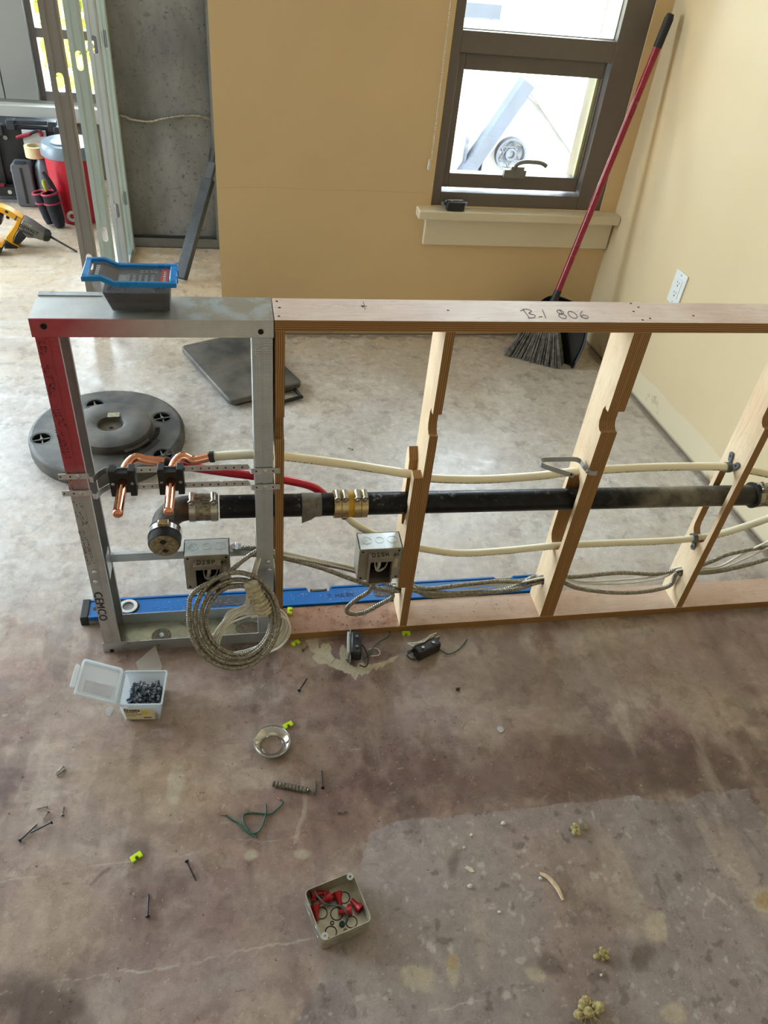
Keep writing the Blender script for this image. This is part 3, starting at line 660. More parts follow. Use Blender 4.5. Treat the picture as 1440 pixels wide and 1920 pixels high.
# ================================================================== PLUMBING
zc = lambda x: .4075 - .020 * x
PR = .0258; AX = .043
m_iron = mat('black cast iron', '191a1c', .42, .2, c2='2e2f31', scale=40, bump=.25, bscale=250, spec=.5); m_irong = mat('bare grey iron', '4c4a47', .5, .3, c2='77726a', scale=24, bump=.15)
m_ss = mat('stainless band', 'b6b2aa', .22, .95, var=.15, scale=80); m_gold = mat('gold zinc band', 'c9b48a', .25, .95, var=.12, scale=60); m_yel = mat('yellow rubber', 'c99a12', .5); m_rub = mat('black rubber', '1c1c1d', .6, var=.2)
dp = thing('drain_pipe', 'black cast iron drain pipe running level through the half wall', 'pipe', (.5, AX, .40))
ax = lambda x: Vector((x, AX, zc(x)))
xg = PY(1160, 940, .02).x
t = NT('black iron worn to bare grey'); px_ = t.math('ADD', t.xyz()[0], t.ramp(t.noise(14, 5, .65), .2, .8, -.10, .10)); f = t.ramp(px_, .30, .42)
cb = t.mix(t.ramp(t.noise(40, 5), .45, .7), hexc('0e0e10'), hexc('222325')); cg = t.mix(t.ramp(t.noise(26, 5), .35, .65), hexc('4a4640'), hexc('7d7668'))
cg = t.mix(t.ramp(px_, .52, .66), cg, hexc('3a3937')); chalk = t.math('MULTIPLY', t.ramp(t.noise(60, 5, .7), .58, .66), t.ramp(t.xyz()[2], .012, .022)); cb = t.mix(t.math('MULTIPLY', chalk, .6), cb, hexc('8b9094'))
t.set(col=t.mix(f, cb, cg), rough=t.ramp(t.noise(30, 4), .3, .7, .28, .45), spec=.22); t.bump(t.noise(250, 3), .2, .002)
MB().cyl(ax(-.115), ax(1.47), PR, n=32).build('pipe', t.m, dp, smooth=40)
el = [ax(-.116), ax(-.15), ax(-.185)]; xp = PY(308, 1020, -.065).x; zp = PY(308, 1020, -.065).z
ep = smoothpath([ax(-.14), ax(-.175), Vector((xp + .022, .034, zc(-.2))), Vector((xp + .002, .008, zc(-.22))), Vector((xp, -.02, zc(-.23))), Vector((xp, -.035, zp + .002))], .005)
m_elb = mat('rusty iron elbow', '2d2a27', .6, .15, c2='5a4326', scale=30, bump=.5, bscale=160)
MB().tube(ep, lambda i: PR + (.004 if i < 6 or i > len(ep) - 5 else .0015), 26).build('elbow', m_elb, dp, smooth=50)
cp = MB(); a0 = Vector((xp, -.022, zp + .001)); a1 = Vector((xp, -.066, zp - .002)); cp.lathe([(.029, 0), (.033, .002), (.033, .04), (.0305, .046), (.0, .0455)], 30, a0, a1 - a0); cpo = cp.build('cap', m_rub, dp, smooth=40)
dz = (a1 - a0).normalized(); cl = MB(); cl.lathe([(.0332, .010), (.0345, .010), (.0345, .024), (.0332, .024)], 30, a0, dz, closed=True); clo = cl.build('clamp', m_ss, cpo, smooth=40)
MB().box(a0 + dz * .017 + Vector((.0, -.0, .0345)), (.022, .014, .010)).build('clamp_screw', m_gold, clo if False else cpo, bevel=.002)
m_sand = mat('sandy test plug', '9b8f72', .85, c2='6e644e', scale=120, bump=.3)
pl = MB(); pc0 = a0 + dz * .0458; pl.lathe([(.0295, 0), (.0285, .0015), (.0, .0018)], 28, pc0, dz); pl.build('plug_face', m_sand, cpo, smooth=40)
M_ = frame((1, 0, 0), (0, -dz.z, dz.y) if False else Vector((1, 0, 0)).cross(dz) * -1, dz, pc0 + dz * .0016)
for a in (.9, .9 + PI / 2):
    Rm = M_ @ Matrix.Rotation(a, 4, 'Z'); b = MB(); b.prism([(-.019, -.0028), (.019, -.0028), (.019, .0028), (-.019, .0028)], .003, Rm); b.build('cross_rib', m_sand, cpo, bevel=.0008)
b = MB()
for a in (.9 + PI / 4, .9 + PI * 5 / 4): b.prism([(.0045, 0), (.0125, -.0075), (.019, -.003), (.019, .003), (.0125, .0075)], .0006, M_ @ Matrix.Rotation(a, 4, 'Z'))
b.build('cross_recess', m_rub, cpo)
def coupling(x0, x1, bands, mb, sleeve, label, screws_up=1.0):
    b = MB(); b.lathe([(PR, 0), (PR + .004, 0), (PR + .004, x1 - x0), (PR, x1 - x0)], 30, ax(x0), ax(x1) - ax(x0), closed=True); co = b.build('coupling', sleeve, dp, smooth=40, label=label)
    dv = (ax(x1) - ax(x0)).normalized()
    for u0, u1 in bands:
        MB().lathe([(PR + .0042, u0), (PR + .0058, u0), (PR + .0058, u1), (PR + .0042, u1)], 30, ax(x0), dv, closed=True).build('band', mb, co, smooth=40)
    for u0, u1 in bands:
        c = ax(x0) + dv * ((u0 + u1) / 2) + Vector((0, -.010, PR + .008)); s = MB()
        s.cyl(c + Vector((0, -.011, -.003)), c + Vector((0, .012, .003)), .0062, n=12); s.box(c + Vector((0, .002, -.003)), (.012, .016, .012)); s.lathe([(.008, 0), (.008, .003), (.0045, .0031), (.0045, .007), (0, .007)], 6, c + Vector((0, -.009, -.002)), Vector((0, -1, -.25)))
        s.build('worm_screw', m_ss, co, smooth=30)
xa, xb = PY(352, 945, .02).x, PY(408, 945, .02).x
coupling(xa, xb, ((.001, .014), (xb - xa - .015, xb - xa - .002)), m_ss, mat('ribbed stainless sleeve', 'a39a88', .28, .9, c2='6f675a', scale=90), 'ribbed stainless coupling')
xa, xb = PY(628, 943, .02).x, PY(691, 942, .02).x; L_ = xb - xa
coupling(xa, xb, ((.0, .0145), (.0165, .031), (L_ - .031, L_ - .0165), (L_ - .0145, L_)), m_gold, m_yel, 'gold banded coupling over yellow rubber')
xa = PY(1424, 930, .02).x; coupling(xa, xa + .07, ((.004, .016), (.05, .064)), m_ss, mat('ribbed stainless sleeve', 'a39a88'), 'ribbed stainless coupling')
MB().lathe([(PR, -.004), (PR + .007, -.004), (PR + .007, 0), (PR, 0)], 30, ax(xa), (1, 0, 0), closed=True).build('gasket_lip', m_rub, dp, smooth=40)
m_tape = mat('grey duct tape', '77746c', .5, c2='5d5a54', scale=60)
xa, xb = PY(567, 945, .02).x, PY(604, 945, .02).x
b = MB(); b.lathe([(PR + .0004, 0), (PR + .0014, 0), (PR + .0014, xb - xa), (PR + .0004, xb - xa)], 30, ax(xa), ax(xb) - ax(xa), closed=True)
q = [PY(566, 962, .018), PY(604, 956, .018), PY(601, 962, .018), PY(584, 974, .018), PY(566, 981, .018)]
b.prism([(p.x, p.z) for p in q], .001, XZ(.0185)); tp = b.build('tape', m_tape, dp, smooth=30)
q = PY(594, 938, AX - PR - .002); handwriting([[(0, 1), (.2, .2), (0, -1)]], frame((.004, 0, 0), (0, .002, .011), (0, -1, 0), (q.x, AX - PR * .93, zc(q.x) + .012)), .0006, m_ink, tp, name='pen_mark')

m_cu = mat('copper', 'eaa382', .16, 1.0, var=.15, scale=60); m_pex = mat('cream plastic tube', 'f0e8cc', .36, var=.05, scale=20, spec=.5); m_redp = mat('red plastic tube', 'c40d2c', .35, var=.1, spec=.5)
def pts(*a): return [PY(x, y, Y) for x, y, Y in a]
def print_marks(path, r, parent, seed, dens=.55):
    """dotted maker's line printed along the tube, on the side toward the room"""
    rn = random.Random(seed); b = MB(); n = len(path)
    for i in range(1, n - 1):
        seg = math.sin(i * .21 + seed) + math.sin(i * .083 + seed * 2)
        if seg < -.35 or rn.random() > dens: continue
        t_ = (path[i + 1] - path[i]).normalized(); out = Vector((0, -.93, -.36)); out = (out - t_ * out.dot(t_)).normalized(); s_ = t_.cross(out)
        c = path[i] + out * r * 1.0; hgt = rn.uniform(.0008, .0016); R_ = Matrix((t_, s_, out)).transposed(); b.box(c, (.0022, hgt * 2, .0005), R_)
    o = b.build('printed_line', m_ink, parent); o['kind'] = 'stuff'
zst = .522
xs1, xs2 = PY(222, 962, -.095).x, PY(318, 965, -.095).x
def stub(xs, tail, parent):
    p = smoothpath([Vector((xs - .001, -.098, zst)), Vector((xs, -.05, zst)), Vector((xs, .02, zst)), Vector((xs + .004, .05, zst + .002))] + tail, .005)
    MB().tube([p[0] + Vector((0, -.0045, 0)), p[0] + Vector((0, -.003, 0))] + p, lambda i: .004 if i == 0 else (.0078 if i == 1 else .0098), 16).build('copper_stub', m_cu, parent, smooth=50, label='polished copper stub out')
    return p
wl1 = thing('water_pipe', 'upper cream water tube fed from the right copper stub', 'pipe', (.5, .05, .5))
tail = [Vector((xs2 + .02, .066, zst + .010))] + pts((362, 863, .066), (392, 857, .066)); stub(xs2, tail, wl1)
c0 = PY(393, 857, .066); c1 = PY(402, 856, .066); MB().cyl(c0, c1, .0118, n=16).build('crimp_ring', m_rub, wl1, smooth=40)
up = pts((401, 856, .066), (440, 853, .064), (480, 852, .058), (535, 856, .05), (640, 869, .044), (720, 881, .043), (786, 892, .043), (815, 897, .043), (900, 899, .043), (1000, 893, .043), (1080, 884, .043), (1180, 878, .043), (1270, 875, .043), (1365, 876, .043), (1440, 889, .043), (1500, 905, .043))
up = smoothpath(up, .005); MB().tube(up, .0098, 12).build('tube', m_pex, wl1, smooth=60); print_marks(up[30:-20], .0098, wl1, 1)
wl2 = thing('water_pipe', 'red tube from the left copper stub joined to the lower cream tube', 'pipe', (.5, .06, .42))
tail = [Vector((xs1 + .02, .068, zst + .008))] + pts((272, 862, .07), (308, 866, .07)); stub(xs1, tail, wl2)
MB().cyl(PY(308, 866, .07), PY(316, 868, .07), .0118, n=16).build('crimp_ring', m_rub, wl2, smooth=40)
rd = smoothpath(pts((315, 868, .07), (360, 876, .075), (420, 885, .082), (480, 893, .086), (540, 901, .09), (590, 915, .097)) + [PY(625, 945, .104), PY(644, 962, .105)], .006)
MB().tube(rd, .0095, 12).build('tube', m_redp, wl2, smooth=60, label='red tube')
lo = pts((642, 960, .105), (652, 971, .105), (668, 984, .10), (700, 1001, .095), (735, 1013, .085), (765, 1022, .060), (795, 1029, .043), (860, 1037, .043), (940, 1033, .043), (1045, 1023, .043), (1150, 1018, .043), (1250, 1014, .043), (1312, 1008, .043), (1350, 1001, .043), (1400, 986, .043), (1440, 972, .043), (1490, 952, .043))
lo = smoothpath(lo, .005); MB().cyl(lo[1], lo[3], .012, n=16).build('crimp_ring', m_rub, wl2, smooth=40); MB().tube(lo, .0092, 12).build('tube', m_pex, wl2, smooth=60, label='cream tube'); print_marks(lo[6:-10], .0092, wl2, 4)

# stub-out brackets: perforated straps bent off the studs' faces
m_zinc = steel('bright zinc strap', 'dfe3e4', .25)
def strap(path, hgt, th, name, mm, parent, holes=None):
    """flat strap standing on edge: path in 3-D, height along z"""
    b = MB(); P = [Vector(p) for p in path]; n = len(P); o = []
    for i, p in enumerate(P):
        a = P[max(i - 1, 0)]; c = P[min(i + 1, n - 1)]; t_ = (c - a); t_.z = 0; t_.normalize(); nn = Vector((-t_.y, t_.x, 0)) * th / 2
        o.append([p + nn + Vector((0, 0, hgt / 2)), p - nn + Vector((0, 0, hgt / 2)), p - nn - Vector((0, 0, hgt / 2)), p + nn - Vector((0, 0, hgt / 2))])
    vs = [v for r_ in o for v in r_]; fs = []
    for i in range(n - 1):
        for k in range(4): fs.append((i * 4 + k, i * 4 + (k + 1) % 4, i * 4 + 4 + (k + 1) % 4, i * 4 + 4 + k))
    fs += [(0, 1, 2, 3), tuple((n - 1) * 4 + k for k in range(4))]
    return b.add(vs, fs).build(name, mm, parent, smooth=35)
def bracket(yl, yr, zl, label):
    root = thing('strap_bracket', label, 'bracket', (-.2, .0, zl))
    x0 = XL - .006; xe = .012; Yb = .012
    pth = [(x0 - .004, -.003, zl), (XL + .038, -.003, zl), (XL + .046, -.003, zl), (XL + .05, -.014, zl), (XL + .056, -.016, zl), (XL + .064, .002, zl), (XL + .078, .016, zl), (XL + .092, .004, zl), (XL + .10, Yb, zl), (-.052, Yb, zl), (-.046, -.003, zl), (xe, -.003, zl)]
    strap(pth, .0135, .0015, 'strap', m_zinc, root)
    b = MB(); x = XL + .112
    while x < -.06: b.lathe([(.0018, 0), (.0018, .0006), (0, .0006)], 8, (x, Yb - .0009, zl), (0, -1, 0)); x += .0165
    for x in (x0, XL + .012, -.036, -.002): b.lathe([(.0018, 0), (.0018, .0006), (0, .0006)], 8, (x, -.0038, zl), (0, -1, 0))
    b.build('punched_hole', m_ink, root)['kind'] = 'stuff'
    for x in (XL + .026, -.019): MB().lathe([(.0052, 0), (.0045, .0018), (.0025, .003), (0, .003)], 10, (x, -.0038, zl), (0, -1, 0)).build('screw', m_gal, root, smooth=50)
zb1, zb2 = PY(300, 880, .012).z, PY(300, 911, .012).z
bracket(0, 0, zb1, 'upper perforated zinc strap bracket between the steel studs'); bracket(0, 0, zb2, 'lower perforated zinc strap bracket between the steel studs')
for xs, lb in ((xs1, 'black pipe clamp holding the left copper stub'), (xs2, 'black pipe clamp holding the right copper stub')):
    root = thing('pipe_clamp', lb, 'pipe clamp', (xs, .008, zb2 - .01), group='pipe clamps on the strap brackets')
    zt, zb = zb1 + .010, zb2 - .012
    for s in (-1, 1):
        b = MB(); b.bb(xs + s * .0185 - .0065, xs + s * .0185 + .0065, -.004, .02, zb, zt); ja = b.build('jaw', m_rub, root, bevel=.0015)
        MB().lathe([(.0036, 0), (.0036, .0008), (0, .0012)], 10, (xs + s * .0185, -.0042, zst - .002), (0, -1, 0)).build('screw', m_ss, ja)
    zm = (zt + zb) / 2; MB().prism(rrect(.028, zt - zb - .016, .003, 2, xs, zst - .001), .022, XZ(.018), [circ(xs, zst, .0101, 18)]).build('saddle', m_rub, root)

# clamps and strap on the studs
m_clip = mat('dark grey plastic clip', '5d5f61', .45, var=.12)
def pipe_clip(x, cz, cy, flip, label, r=.0112):
    root = thing('pipe_clip', label, 'pipe clip', (x, cy, cz), group='pipe clips on the fourth stud')
    MB().lathe([(r - .0012, 0), (r + .0016, 0), (r + .0016, .012), (r - .0012, .012)], 18, (x - .014, cy, cz), (1, 0, 0), closed=True).build('collar', m_clip, root, smooth=40)
    for k, (dy, dz_, a) in enumerate(((-.017, .016 * flip, .5), (.012, .022 * flip, -.3)) if flip > 0 else ((-.004, -.024, .1),)):
        b = MB(); b.prism(rrect(.014, .026, .0065, 4), .003, frame((0, math.cos(a), math.sin(a)), (0, -math.sin(a), math.cos(a)), (-1, 0, 0), (x - .001, cy + dy, cz + dz_))); er = b.build('ear', m_clip, root, bevel=.0008)
        MB().lathe([(.0028, 0), (.0028, .0008), (0, .001)], 10, (x - .0042, cy + dy * 1.05, cz + dz_ * 1.1), (-1, 0, 0)).build('hole', m_ink, er)
pipe_clip(1.0925, PY(1368, 876, .043).z, .043, 1, 'grey two eared clip on the upper tube at the right stud'); pipe_clip(1.0925, PY(1311, 1008, .043).z, .043, -1, 'grey hanging clip on the lower tube at the right stud')
st = thing('plumber_strap', 'bent grey perforated strap sticking out of the third stud', 'strap', (.68, .0, .5))
A_ = [PY(1119, 887, -.0022), PY(1108, 887, -.0022), PY(1103, 884, -.002), PY(1094, 874, .012), PY(1083, 862, .03), PY(1050, 861, .028), PY(1020, 862, .022), PY(1013, 864, .008), PY(1013, 868, -.006), PY(1020, 874, -.012), PY(1050, 884, -.012), PY(1076, 892, -.012)]
zz_ = PY(1112, 886, -.002).z
strap(smoothpath(A_, .006), .0125, .0014, 'band', m_gal, st)
MB().lathe([(.0042, 0), (.0042, .0015), (.002, .003), (0, .003)], 10, PY(1101, 884, -.003), (0, -1, 0)).build('screw', m_ss, st)
q = PY(1071, 890, -.0135); MB().lathe([(.003, 0), (.003, .0006), (0, .0006)], 8, q, (0, -1, 0)).build('hole', m_ink, st)

# ================================================================== ELECTRICAL
m_box = steel('zinc box steel', 'bdb9ab', .36, c2='a19d91'); m_boxsky = steel('zinc steel with painted sky light', 'd3dbe0', .3, c2='b9c3c8')  # box tops: bluish sky light painted into the same zinc colour
m_dark = mat('painted box shade', '26211d', .8); m_rn = mat('red wire nut plastic', 'b3101f', .42, var=.2); m_wwire = mat('white wire sheath', 'e6e2d8', .4, var=.08); m_bwire = mat('black wire sheath', '161617', .45); m_gwire = mat('green wire sheath', '2c5a49', .42, var=.15)
def ring_disc(c, n, r, parent, name='knockout', mm=None):
    """stamped knockout: a thin raised ring"""
    return MB().lathe([(r - .0009, 0), (r - .0009, .0006), (r + .0009, .0006), (r + .0009, 0)], 22, c, n, closed=True).build(name, mm or m_gal, parent, smooth=40)
def elbox(xc, zc_, w, h, yf, dep, label, word, bar, tilt=0.0):
    M = M_of(Vector((xc, yf, zc_)), 0, tilt); root = thing('electrical_box', label, 'electrical box', M=M)
    R = lambda x, y, z: M @ Vector((x, y, z))
    t_ = .0018
    def LB(name, boxes, mm, par=root, **k):
        b = MB()
        for a in boxes: b.bb(*a)
        b.v = [M @ v for v in b.v]; return b.build(name, mm, par, **k)
    LB('body', [(-w / 2, -w / 2 + t_, 0, dep, -h / 2, h / 2), (w / 2 - t_, w / 2, 0, dep, -h / 2, h / 2), (-w / 2, w / 2, 0, dep, -h / 2, -h / 2 + t_), (-w / 2, w / 2, dep - t_, dep, -h / 2, h / 2)], m_box)
    top = LB('top_wall', [(-w / 2, w / 2, 0, dep, h / 2 - t_, h / 2)], m_boxsky)
    for k in (-1, 0, 1): ring_disc(R(k * w * .3, dep * .52, h / 2), (0, 0, 1), .0115 if k else .010, top)
    ow, oh = .054, .080
    pl = MB().prism(rrect(w, h, .004, 2), .0018, M @ XZ(0), [rrect(ow, oh, .002, 2, 0, -.006)]).build('cover_plate', m_box, root)
    rp = .017
    b = MB(); b.prism(rrect(ow + .006, oh + .006, .006, 3, 0, -.006), rp, M @ XZ(-.0018), [rrect(ow - .002, oh - .002, .002, 2, 0, -.006)]); rg = b.build('plaster_ring', m_box, root, smooth=30)
    LB('rim', [(-ow / 2 + .001, ow / 2 - .001, -rp - .0016, -rp, oh / 2 - .016, oh / 2 - .0065)], m_box, rg)
    for sx in (-1, 1):
        for sz_ in (-1, 1): MB().lathe([(.0028, 0), (.0028, .0008), (0, .0008)], 8, R(sx * w * .42, -.0019, sz_ * h * .42), (0, -1, 0)).build('corner_screw', m_ink, pl)
    # wires and a red wire nut inside
    nut = MB(); nut.lathe([(.004, 0), (.0062, .008), (.0075, .02), (.0078, .024), (.0, .024)], 10, R(-.004, .018, .006), (.1, -.2, 1)); nut.build('wire_nut', m_rn, root, smooth=40)
    MB().tube(smoothpath([R(-.006, .02, .008), R(-.010, .006, -.004), R(-.006, -.004, -.018), R(.006, .0, -.022), R(.018, .006, -.014), R(.022, .016, .004)], .004), .0016, 6).build('wire', m_wwire, root, smooth=60)
    MB().tube(smoothpath([R(.0, .02, .0), R(.002, .01, -.012), R(-.002, .012, -.03), R(.012, .02, -.034)], .004), .0045, 8).build('wire', m_wwire, root, smooth=60)
    MB().tube(smoothpath([R(.016, .024, -.03), R(.004, .012, -.026), R(-.012, .016, -.032), R(-.018, .03, -.02)], .004), .003, 6).build('wire', m_bwire, root, smooth=60)
    LB('painted_back_shade', [(-w / 2 + .002, w / 2 - .002, dep - .003, dep - .002, -h / 2 + .002, h / 2 - .002)], m_dark)  # dark sheet in place of the shade at the box back
    L = {'D': [[(0, 0), (0, 1)], [(-.1, 1), (.5, .9), (.65, .5), (.4, .05), (-.1, 0)]], 'I': [[(.3, 0), (.3, 1)], [(.1, 1), (.5, 1)], [(.1, 0), (.5, 0)]], 'S': [[(.6, .9), (.2, 1), (.1, .7), (.5, .45), (.5, .1), (0, .05)]], 'P': [[(.1, 0), (.1, 1), (.55, .85), (.5, .5), (.1, .45)]], 'H': [[(0, 0), (0, 1)], [(.6, 0), (.6, 1)], [(0, .5), (.6, .5)]], '6': [[(.5, 1), (.1, .5), (.2, 0), (.6, .2), (.15, .4)]], 'C': [[(.6, .9), (.1, .7), (.1, .2), (.6, .1)]]}
    up = (Vector((0, .45, .55))).normalized()
    strokes = []
    for i, chh in enumerate(word): strokes += [[(x + i * 1.0, y) for x, y in s] for s in L[chh]]
    Mt = frame((.0105, 0, 0), (0, .0125, 0), (0, 0, 1), R(-.021, -rp - .0005 + .0035, oh / 2 - .0027))
    handwriting(strokes, Mt, .0008, m_ink, root, label='marker note reading ' + word)
    handwriting([[(x, y) for x, y in s] for s in L['6']] + [[(x + .9, y) for x, y in s] for s in L['C']], M @ frame((.008, 0, 0), (0, 0, .009), (0, -1, 0), (w / 2 - .019, -.0022, h * .26)), .0006, m_ink, root)
    m_st = mat('small paper sticker', 'cfc9b0', .7)
    LB('sticker', [(w / 2 - .016, w / 2 - .008, -.0024, -.0019, -.012, .016)], m_st)
    return root, R
b1, R1 = elbox(-.1485, .2500, .100, .106, .006, .052, 'electrical box marked DISP on the perforated bar', 'DISP', True)
b2, R2 = elbox(.2468, .2480, .102, .102, .004, .054, 'electrical box marked DISH beside the second stud', 'DISH', False)
# flat bar that carries the left box
q = PY(262, 1045, .060).z; bar = thing('mounting_bar', 'flat perforated bar behind the DISP box', 'bar', (-.2, .066, q))
MB().bb(-.364, -.041, .0600, .0620, q - .011, q + .011).bb(-.364, -.041, .0600, .068, q + .0105, q + .012).build('bar', m_gal, bar)
b = MB(); x = -.355
while x < -.05: b.box((x, .0598, q - .002), (.0022, .0006, .0022)); x += .0062
b.build('painted_hole_light', mat('painted light in holes', 'd9d9d4', .6), bar)['kind'] = 'stuff'  # pale squares paint the light showing through the bar's holes

m_mc = mat('steel cable armour', 'a39d8f', .32, .7, c2='7d776a', scale=160)
ARM = (1.0, 1.03, 1.02, .99, .86)
def armour(path, r=.0060, name='armour', parent=None, mm=None, n=10):
    p = smoothpath(path, .0011); return MB().tube(p, lambda i: r * ARM[i % 5], n).build(name, mm or m_mc, parent, smooth=60)
def cable(path, label, name='armoured_cable', cat='cable', group='armoured cables through the stud holes', r=.0060):
    o = armour(path, r, name); centre_origin(o); return tag(o, label, cat, group)
hz = HZ; hc = lambda x, dy=0, dz=0: Vector((x, .045 + dy, hz + dz))
mid = lambda *a: pts(*a)
c1 = [R1(.052, .03, .037), R1(.075, .03, .039)] + mid((470, 1028, .036), (500, 1032, .04), (540, 1043, .06), (600, 1056, .07), (660, 1069, .072), (715, 1090, .07)) + [hc(.305, .004, .006), hc(.34, .004, .006)] + mid((800, 1104, .052), (870, 1096, .058), (930, 1090, .058), (985, 1090, .05)) + [hc(.69, .0, .007), hc(.745, .0, .007)] + mid((1085, 1081, .052), (1160, 1074, .056), (1230, 1076, .05)) + [hc(1.08, 0, .007), hc(1.12, 0, .007)] + mid((1335, 1052, .06), (1370, 1038, .07), (1440, 1024, .08), (1480, 1018, .08))
cable(c1, 'armoured cable from the DISP box along the half wall, upper of the run')
c2 = mid((470, 1040, .03), (500, 1040, .035), (535, 1047, .05), (600, 1064, .05), (660, 1086, .05), (710, 1103, .05)) + [hc(.30, -.004, -.006), hc(.345, -.004, -.006)] + mid((800, 1111, .045), (880, 1112, .045), (960, 1106, .045)) + [hc(.69, -.003, -.007), hc(.745, -.003, -.007)] + mid((1085, 1103, .042), (1150, 1111, .036), (1210, 1109, .036), (1255, 1098, .042)) + [hc(1.085, -.003, -.006), hc(1.125, -.003, -.006)] + mid((1340, 1072, .05), (1390, 1062, .052), (1440, 1048, .055), (1480, 1038, .055))
cable(c2, 'armoured cable sagging below the other along the half wall, lower of the run')
c3 = [R2(.004, .03, -.053), R2(.0, .022, -.068)] + mid((693, 1107, .03), (668, 1124, .026), (651, 1140, .024), (655, 1150, .022), (680, 1149, .024), (710, 1134, .03), (735, 1120, .038)) + [hc(.30, .003, .016 - .028), hc(.345, .006, -.004)] + mid((800, 1116, .06), (850, 1116, .066), (900, 1112, .07), (960, 1101, .06)) + [hc(.67, .006, .003), hc(.70, .006, .003)]
cable(c3, 'armoured cable looping down from the DISH box to the second stud')
# box connector
cn = MB(); cn.cyl(R1(.05, .03, .037), R1(.058, .03, .037), .011, n=12); cn.box(R1(.066, .03, .038), (.02, .018, .018)); cn.cyl(R1(.066, .018, .046), R1(.066, .042, .046), .003, n=8); cn.build('connector', m_gal, b1, smooth=35)
# thin white cables along the same run
def wire(path, r, mm, label, name='white_cable', cat='cable', group=None, parent=None, n=7, step=.004):
    o = MB().tube(smoothpath(path, step), r, n).build(name, mm, parent, smooth=60)
    if parent is None: centre_origin(o); tag(o, label, cat, group)
    return o
w1 = mid((486, 1028, .03), (535, 1036, .05), (600, 1050, .068), (670, 1066, .074), (720, 1088, .074)) + [hc(.305, .008, .009), hc(.34, .008, .009)] + mid((800, 1106, .06), (850, 1102, .06), (920, 1096, .056), (980, 1090, .052)) + [hc(.69, .004, .011), hc(.745, .004, .011)] + mid((1085, 1090, .05), (1160, 1088, .05), (1230, 1080, .048)) + [hc(1.08, .003, .011), hc(1.12, .003, .011)] + mid((1345, 1063, .06), (1390, 1040, .07), (1440, 1016, .08), (1480, 1004, .08))
wire(w1, .0030, m_wwire, 'thin white cable beside the armoured cables, upper of the pair', group='thin white cables through the stud holes')
w2 = [p + Vector((0, -.006, -.004)) for p in w1[:5]] + [hc(.305, -.002, .010), hc(.34, -.002, .010)] + mid((800, 1109, .05), (870, 1108, .05), (960, 1095, .05)) + [hc(.69, -.004, .010), hc(.745, -.004, .010)] + mid((1090, 1094, .045), (1170, 1094, .045), (1240, 1084, .044)) + [hc(1.08, -.004, .010), hc(1.12, -.004, .010)] + mid((1350, 1066, .058), (1400, 1046, .065), (1440, 1028, .07), (1480, 1014, .07))
wire(w2, .0026, m_wwire, 'thin white cable beside the armoured cables, lower of the pair', group='thin white cables through the stud holes')

# ---- coil of armoured cable leaning on the frame
def cy_of(py): return -.016 + (py - 1060) / (1257 - 1060) * (-.104)
coil = thing('cable_coil', 'coil of armoured cable leaning against the steel frame', 'cable coil', (-.09, -.10, 0))
P = mid((486, 1031, .012), (470, 1040, .0), (450, 1055, -.012), (428, 1073, -.02)) 
loops = [((352, 525), (1060, 1256)), ((363, 521), (1075, 1248)), ((375, 515), (1088, 1238)), ((386, 508), (1098, 1227))]
n_seg = 16; k0 = 9
seq = []
for li, ((xl, xr), (yt, yb)) in enumerate(loops):
    for k in range(n_seg):
        if li == 0 and k < 1: continue
        f_ = k / n_seg; nx_ = loops[min(li + 1, len(loops) - 1)]
        L0 = xl + (nx_[0][0] - xl) * f_; R0_ = xr + (nx_[0][1] - xr) * f_; T0 = yt + (nx_[1][0] - yt) * f_; B0 = yb + (nx_[1][1] - yb) * f_
        a = math.radians(232) - 2 * PI * f_      # start at the upper left, go down the left side
        px = (L0 + R0_) / 2 + (R0_ - L0) / 2 * math.cos(a); py = (T0 + B0) / 2 + (B0 - T0) / 2 * math.sin(a)
        seq.append(PY(px, py, cy_of(py) + .004 * (li + f_ - 1.5) + (.0 if py < 1240 else 0)))
P += seq
P = [Vector((p.x, p.y, max(p.z, .0068))) for p in P]
armour(P, .0056, 'armour', coil)
wc = thing('white_cable_coil', 'coil of thin white cables hanging inside the armoured coil', 'cable coil', (-.06, -.06, 0))
rnd = random.Random(8)
for s in range(6):
    j = lambda a: rnd.uniform(-a, a); dx, dy = j(11), j(9)
    pp = mid((487 + s % 3 * 2, 1030, .016), (481 + s, 1048, .008), (474 + s, 1072, -.006), (465 + s * 1.3, 1105, -.028), (457 + s, 1135, -.036))
    for lp in range(2):
        o_ = (s - 3) * 3.4 + lp * 4
        pp += mid((432 + dx - o_ * .3, 1153 + dy * .5 + o_, -.045), (412 + dx - o_ * .5, 1180 + dy + o_, -.055), (402 + dx + o_ * .8, 1208 + j(5), -.066), (416 + dx + o_, 1224 + j(3), -.074), (450 + dx, 1227 + o_ * .4, -.078), (490 + dx, 1216 + o_ * .5, -.074), (522 + dx * .5 + abs(o_) * .3, 1196 + o_, -.064), (538 + dx * .4 + o_ * .5, 1172 + o_ * .7, -.054), (532 + dx * .4 + o_ * .5, 1152 + o_ * .4, -.046), (508 + dx, 1143 + o_ * .5, -.042), (470 + dx, 1143 + o_ * .8, -.042))
    pp = [Vector((p.x, p.y - .002 * s, max(p.z, .004))) for p in pp]
    wire(pp, .0023, m_wwire, '', 'strand', parent=wc, n=6)
m_mask = mat('crumpled cream masking tape', 'd8d0b8', .7, c2='b3a98e', scale=120, bump=.9, bscale=90)
tp = smoothpath(mid((470, 1094, -.05), (478, 1112, -.054), (488, 1130, -.058), (497, 1148, -.062)), .003); rr = [.013 + .004 * math.sin(i * 1.7) + random.Random(i).uniform(-.0025, .0025) for i in range(len(tp))]
MB().tube(tp, lambda i: rr[i], 12, flat=(.8, 1.15)).build('tape_wrap', m_mask, wc, smooth=25)

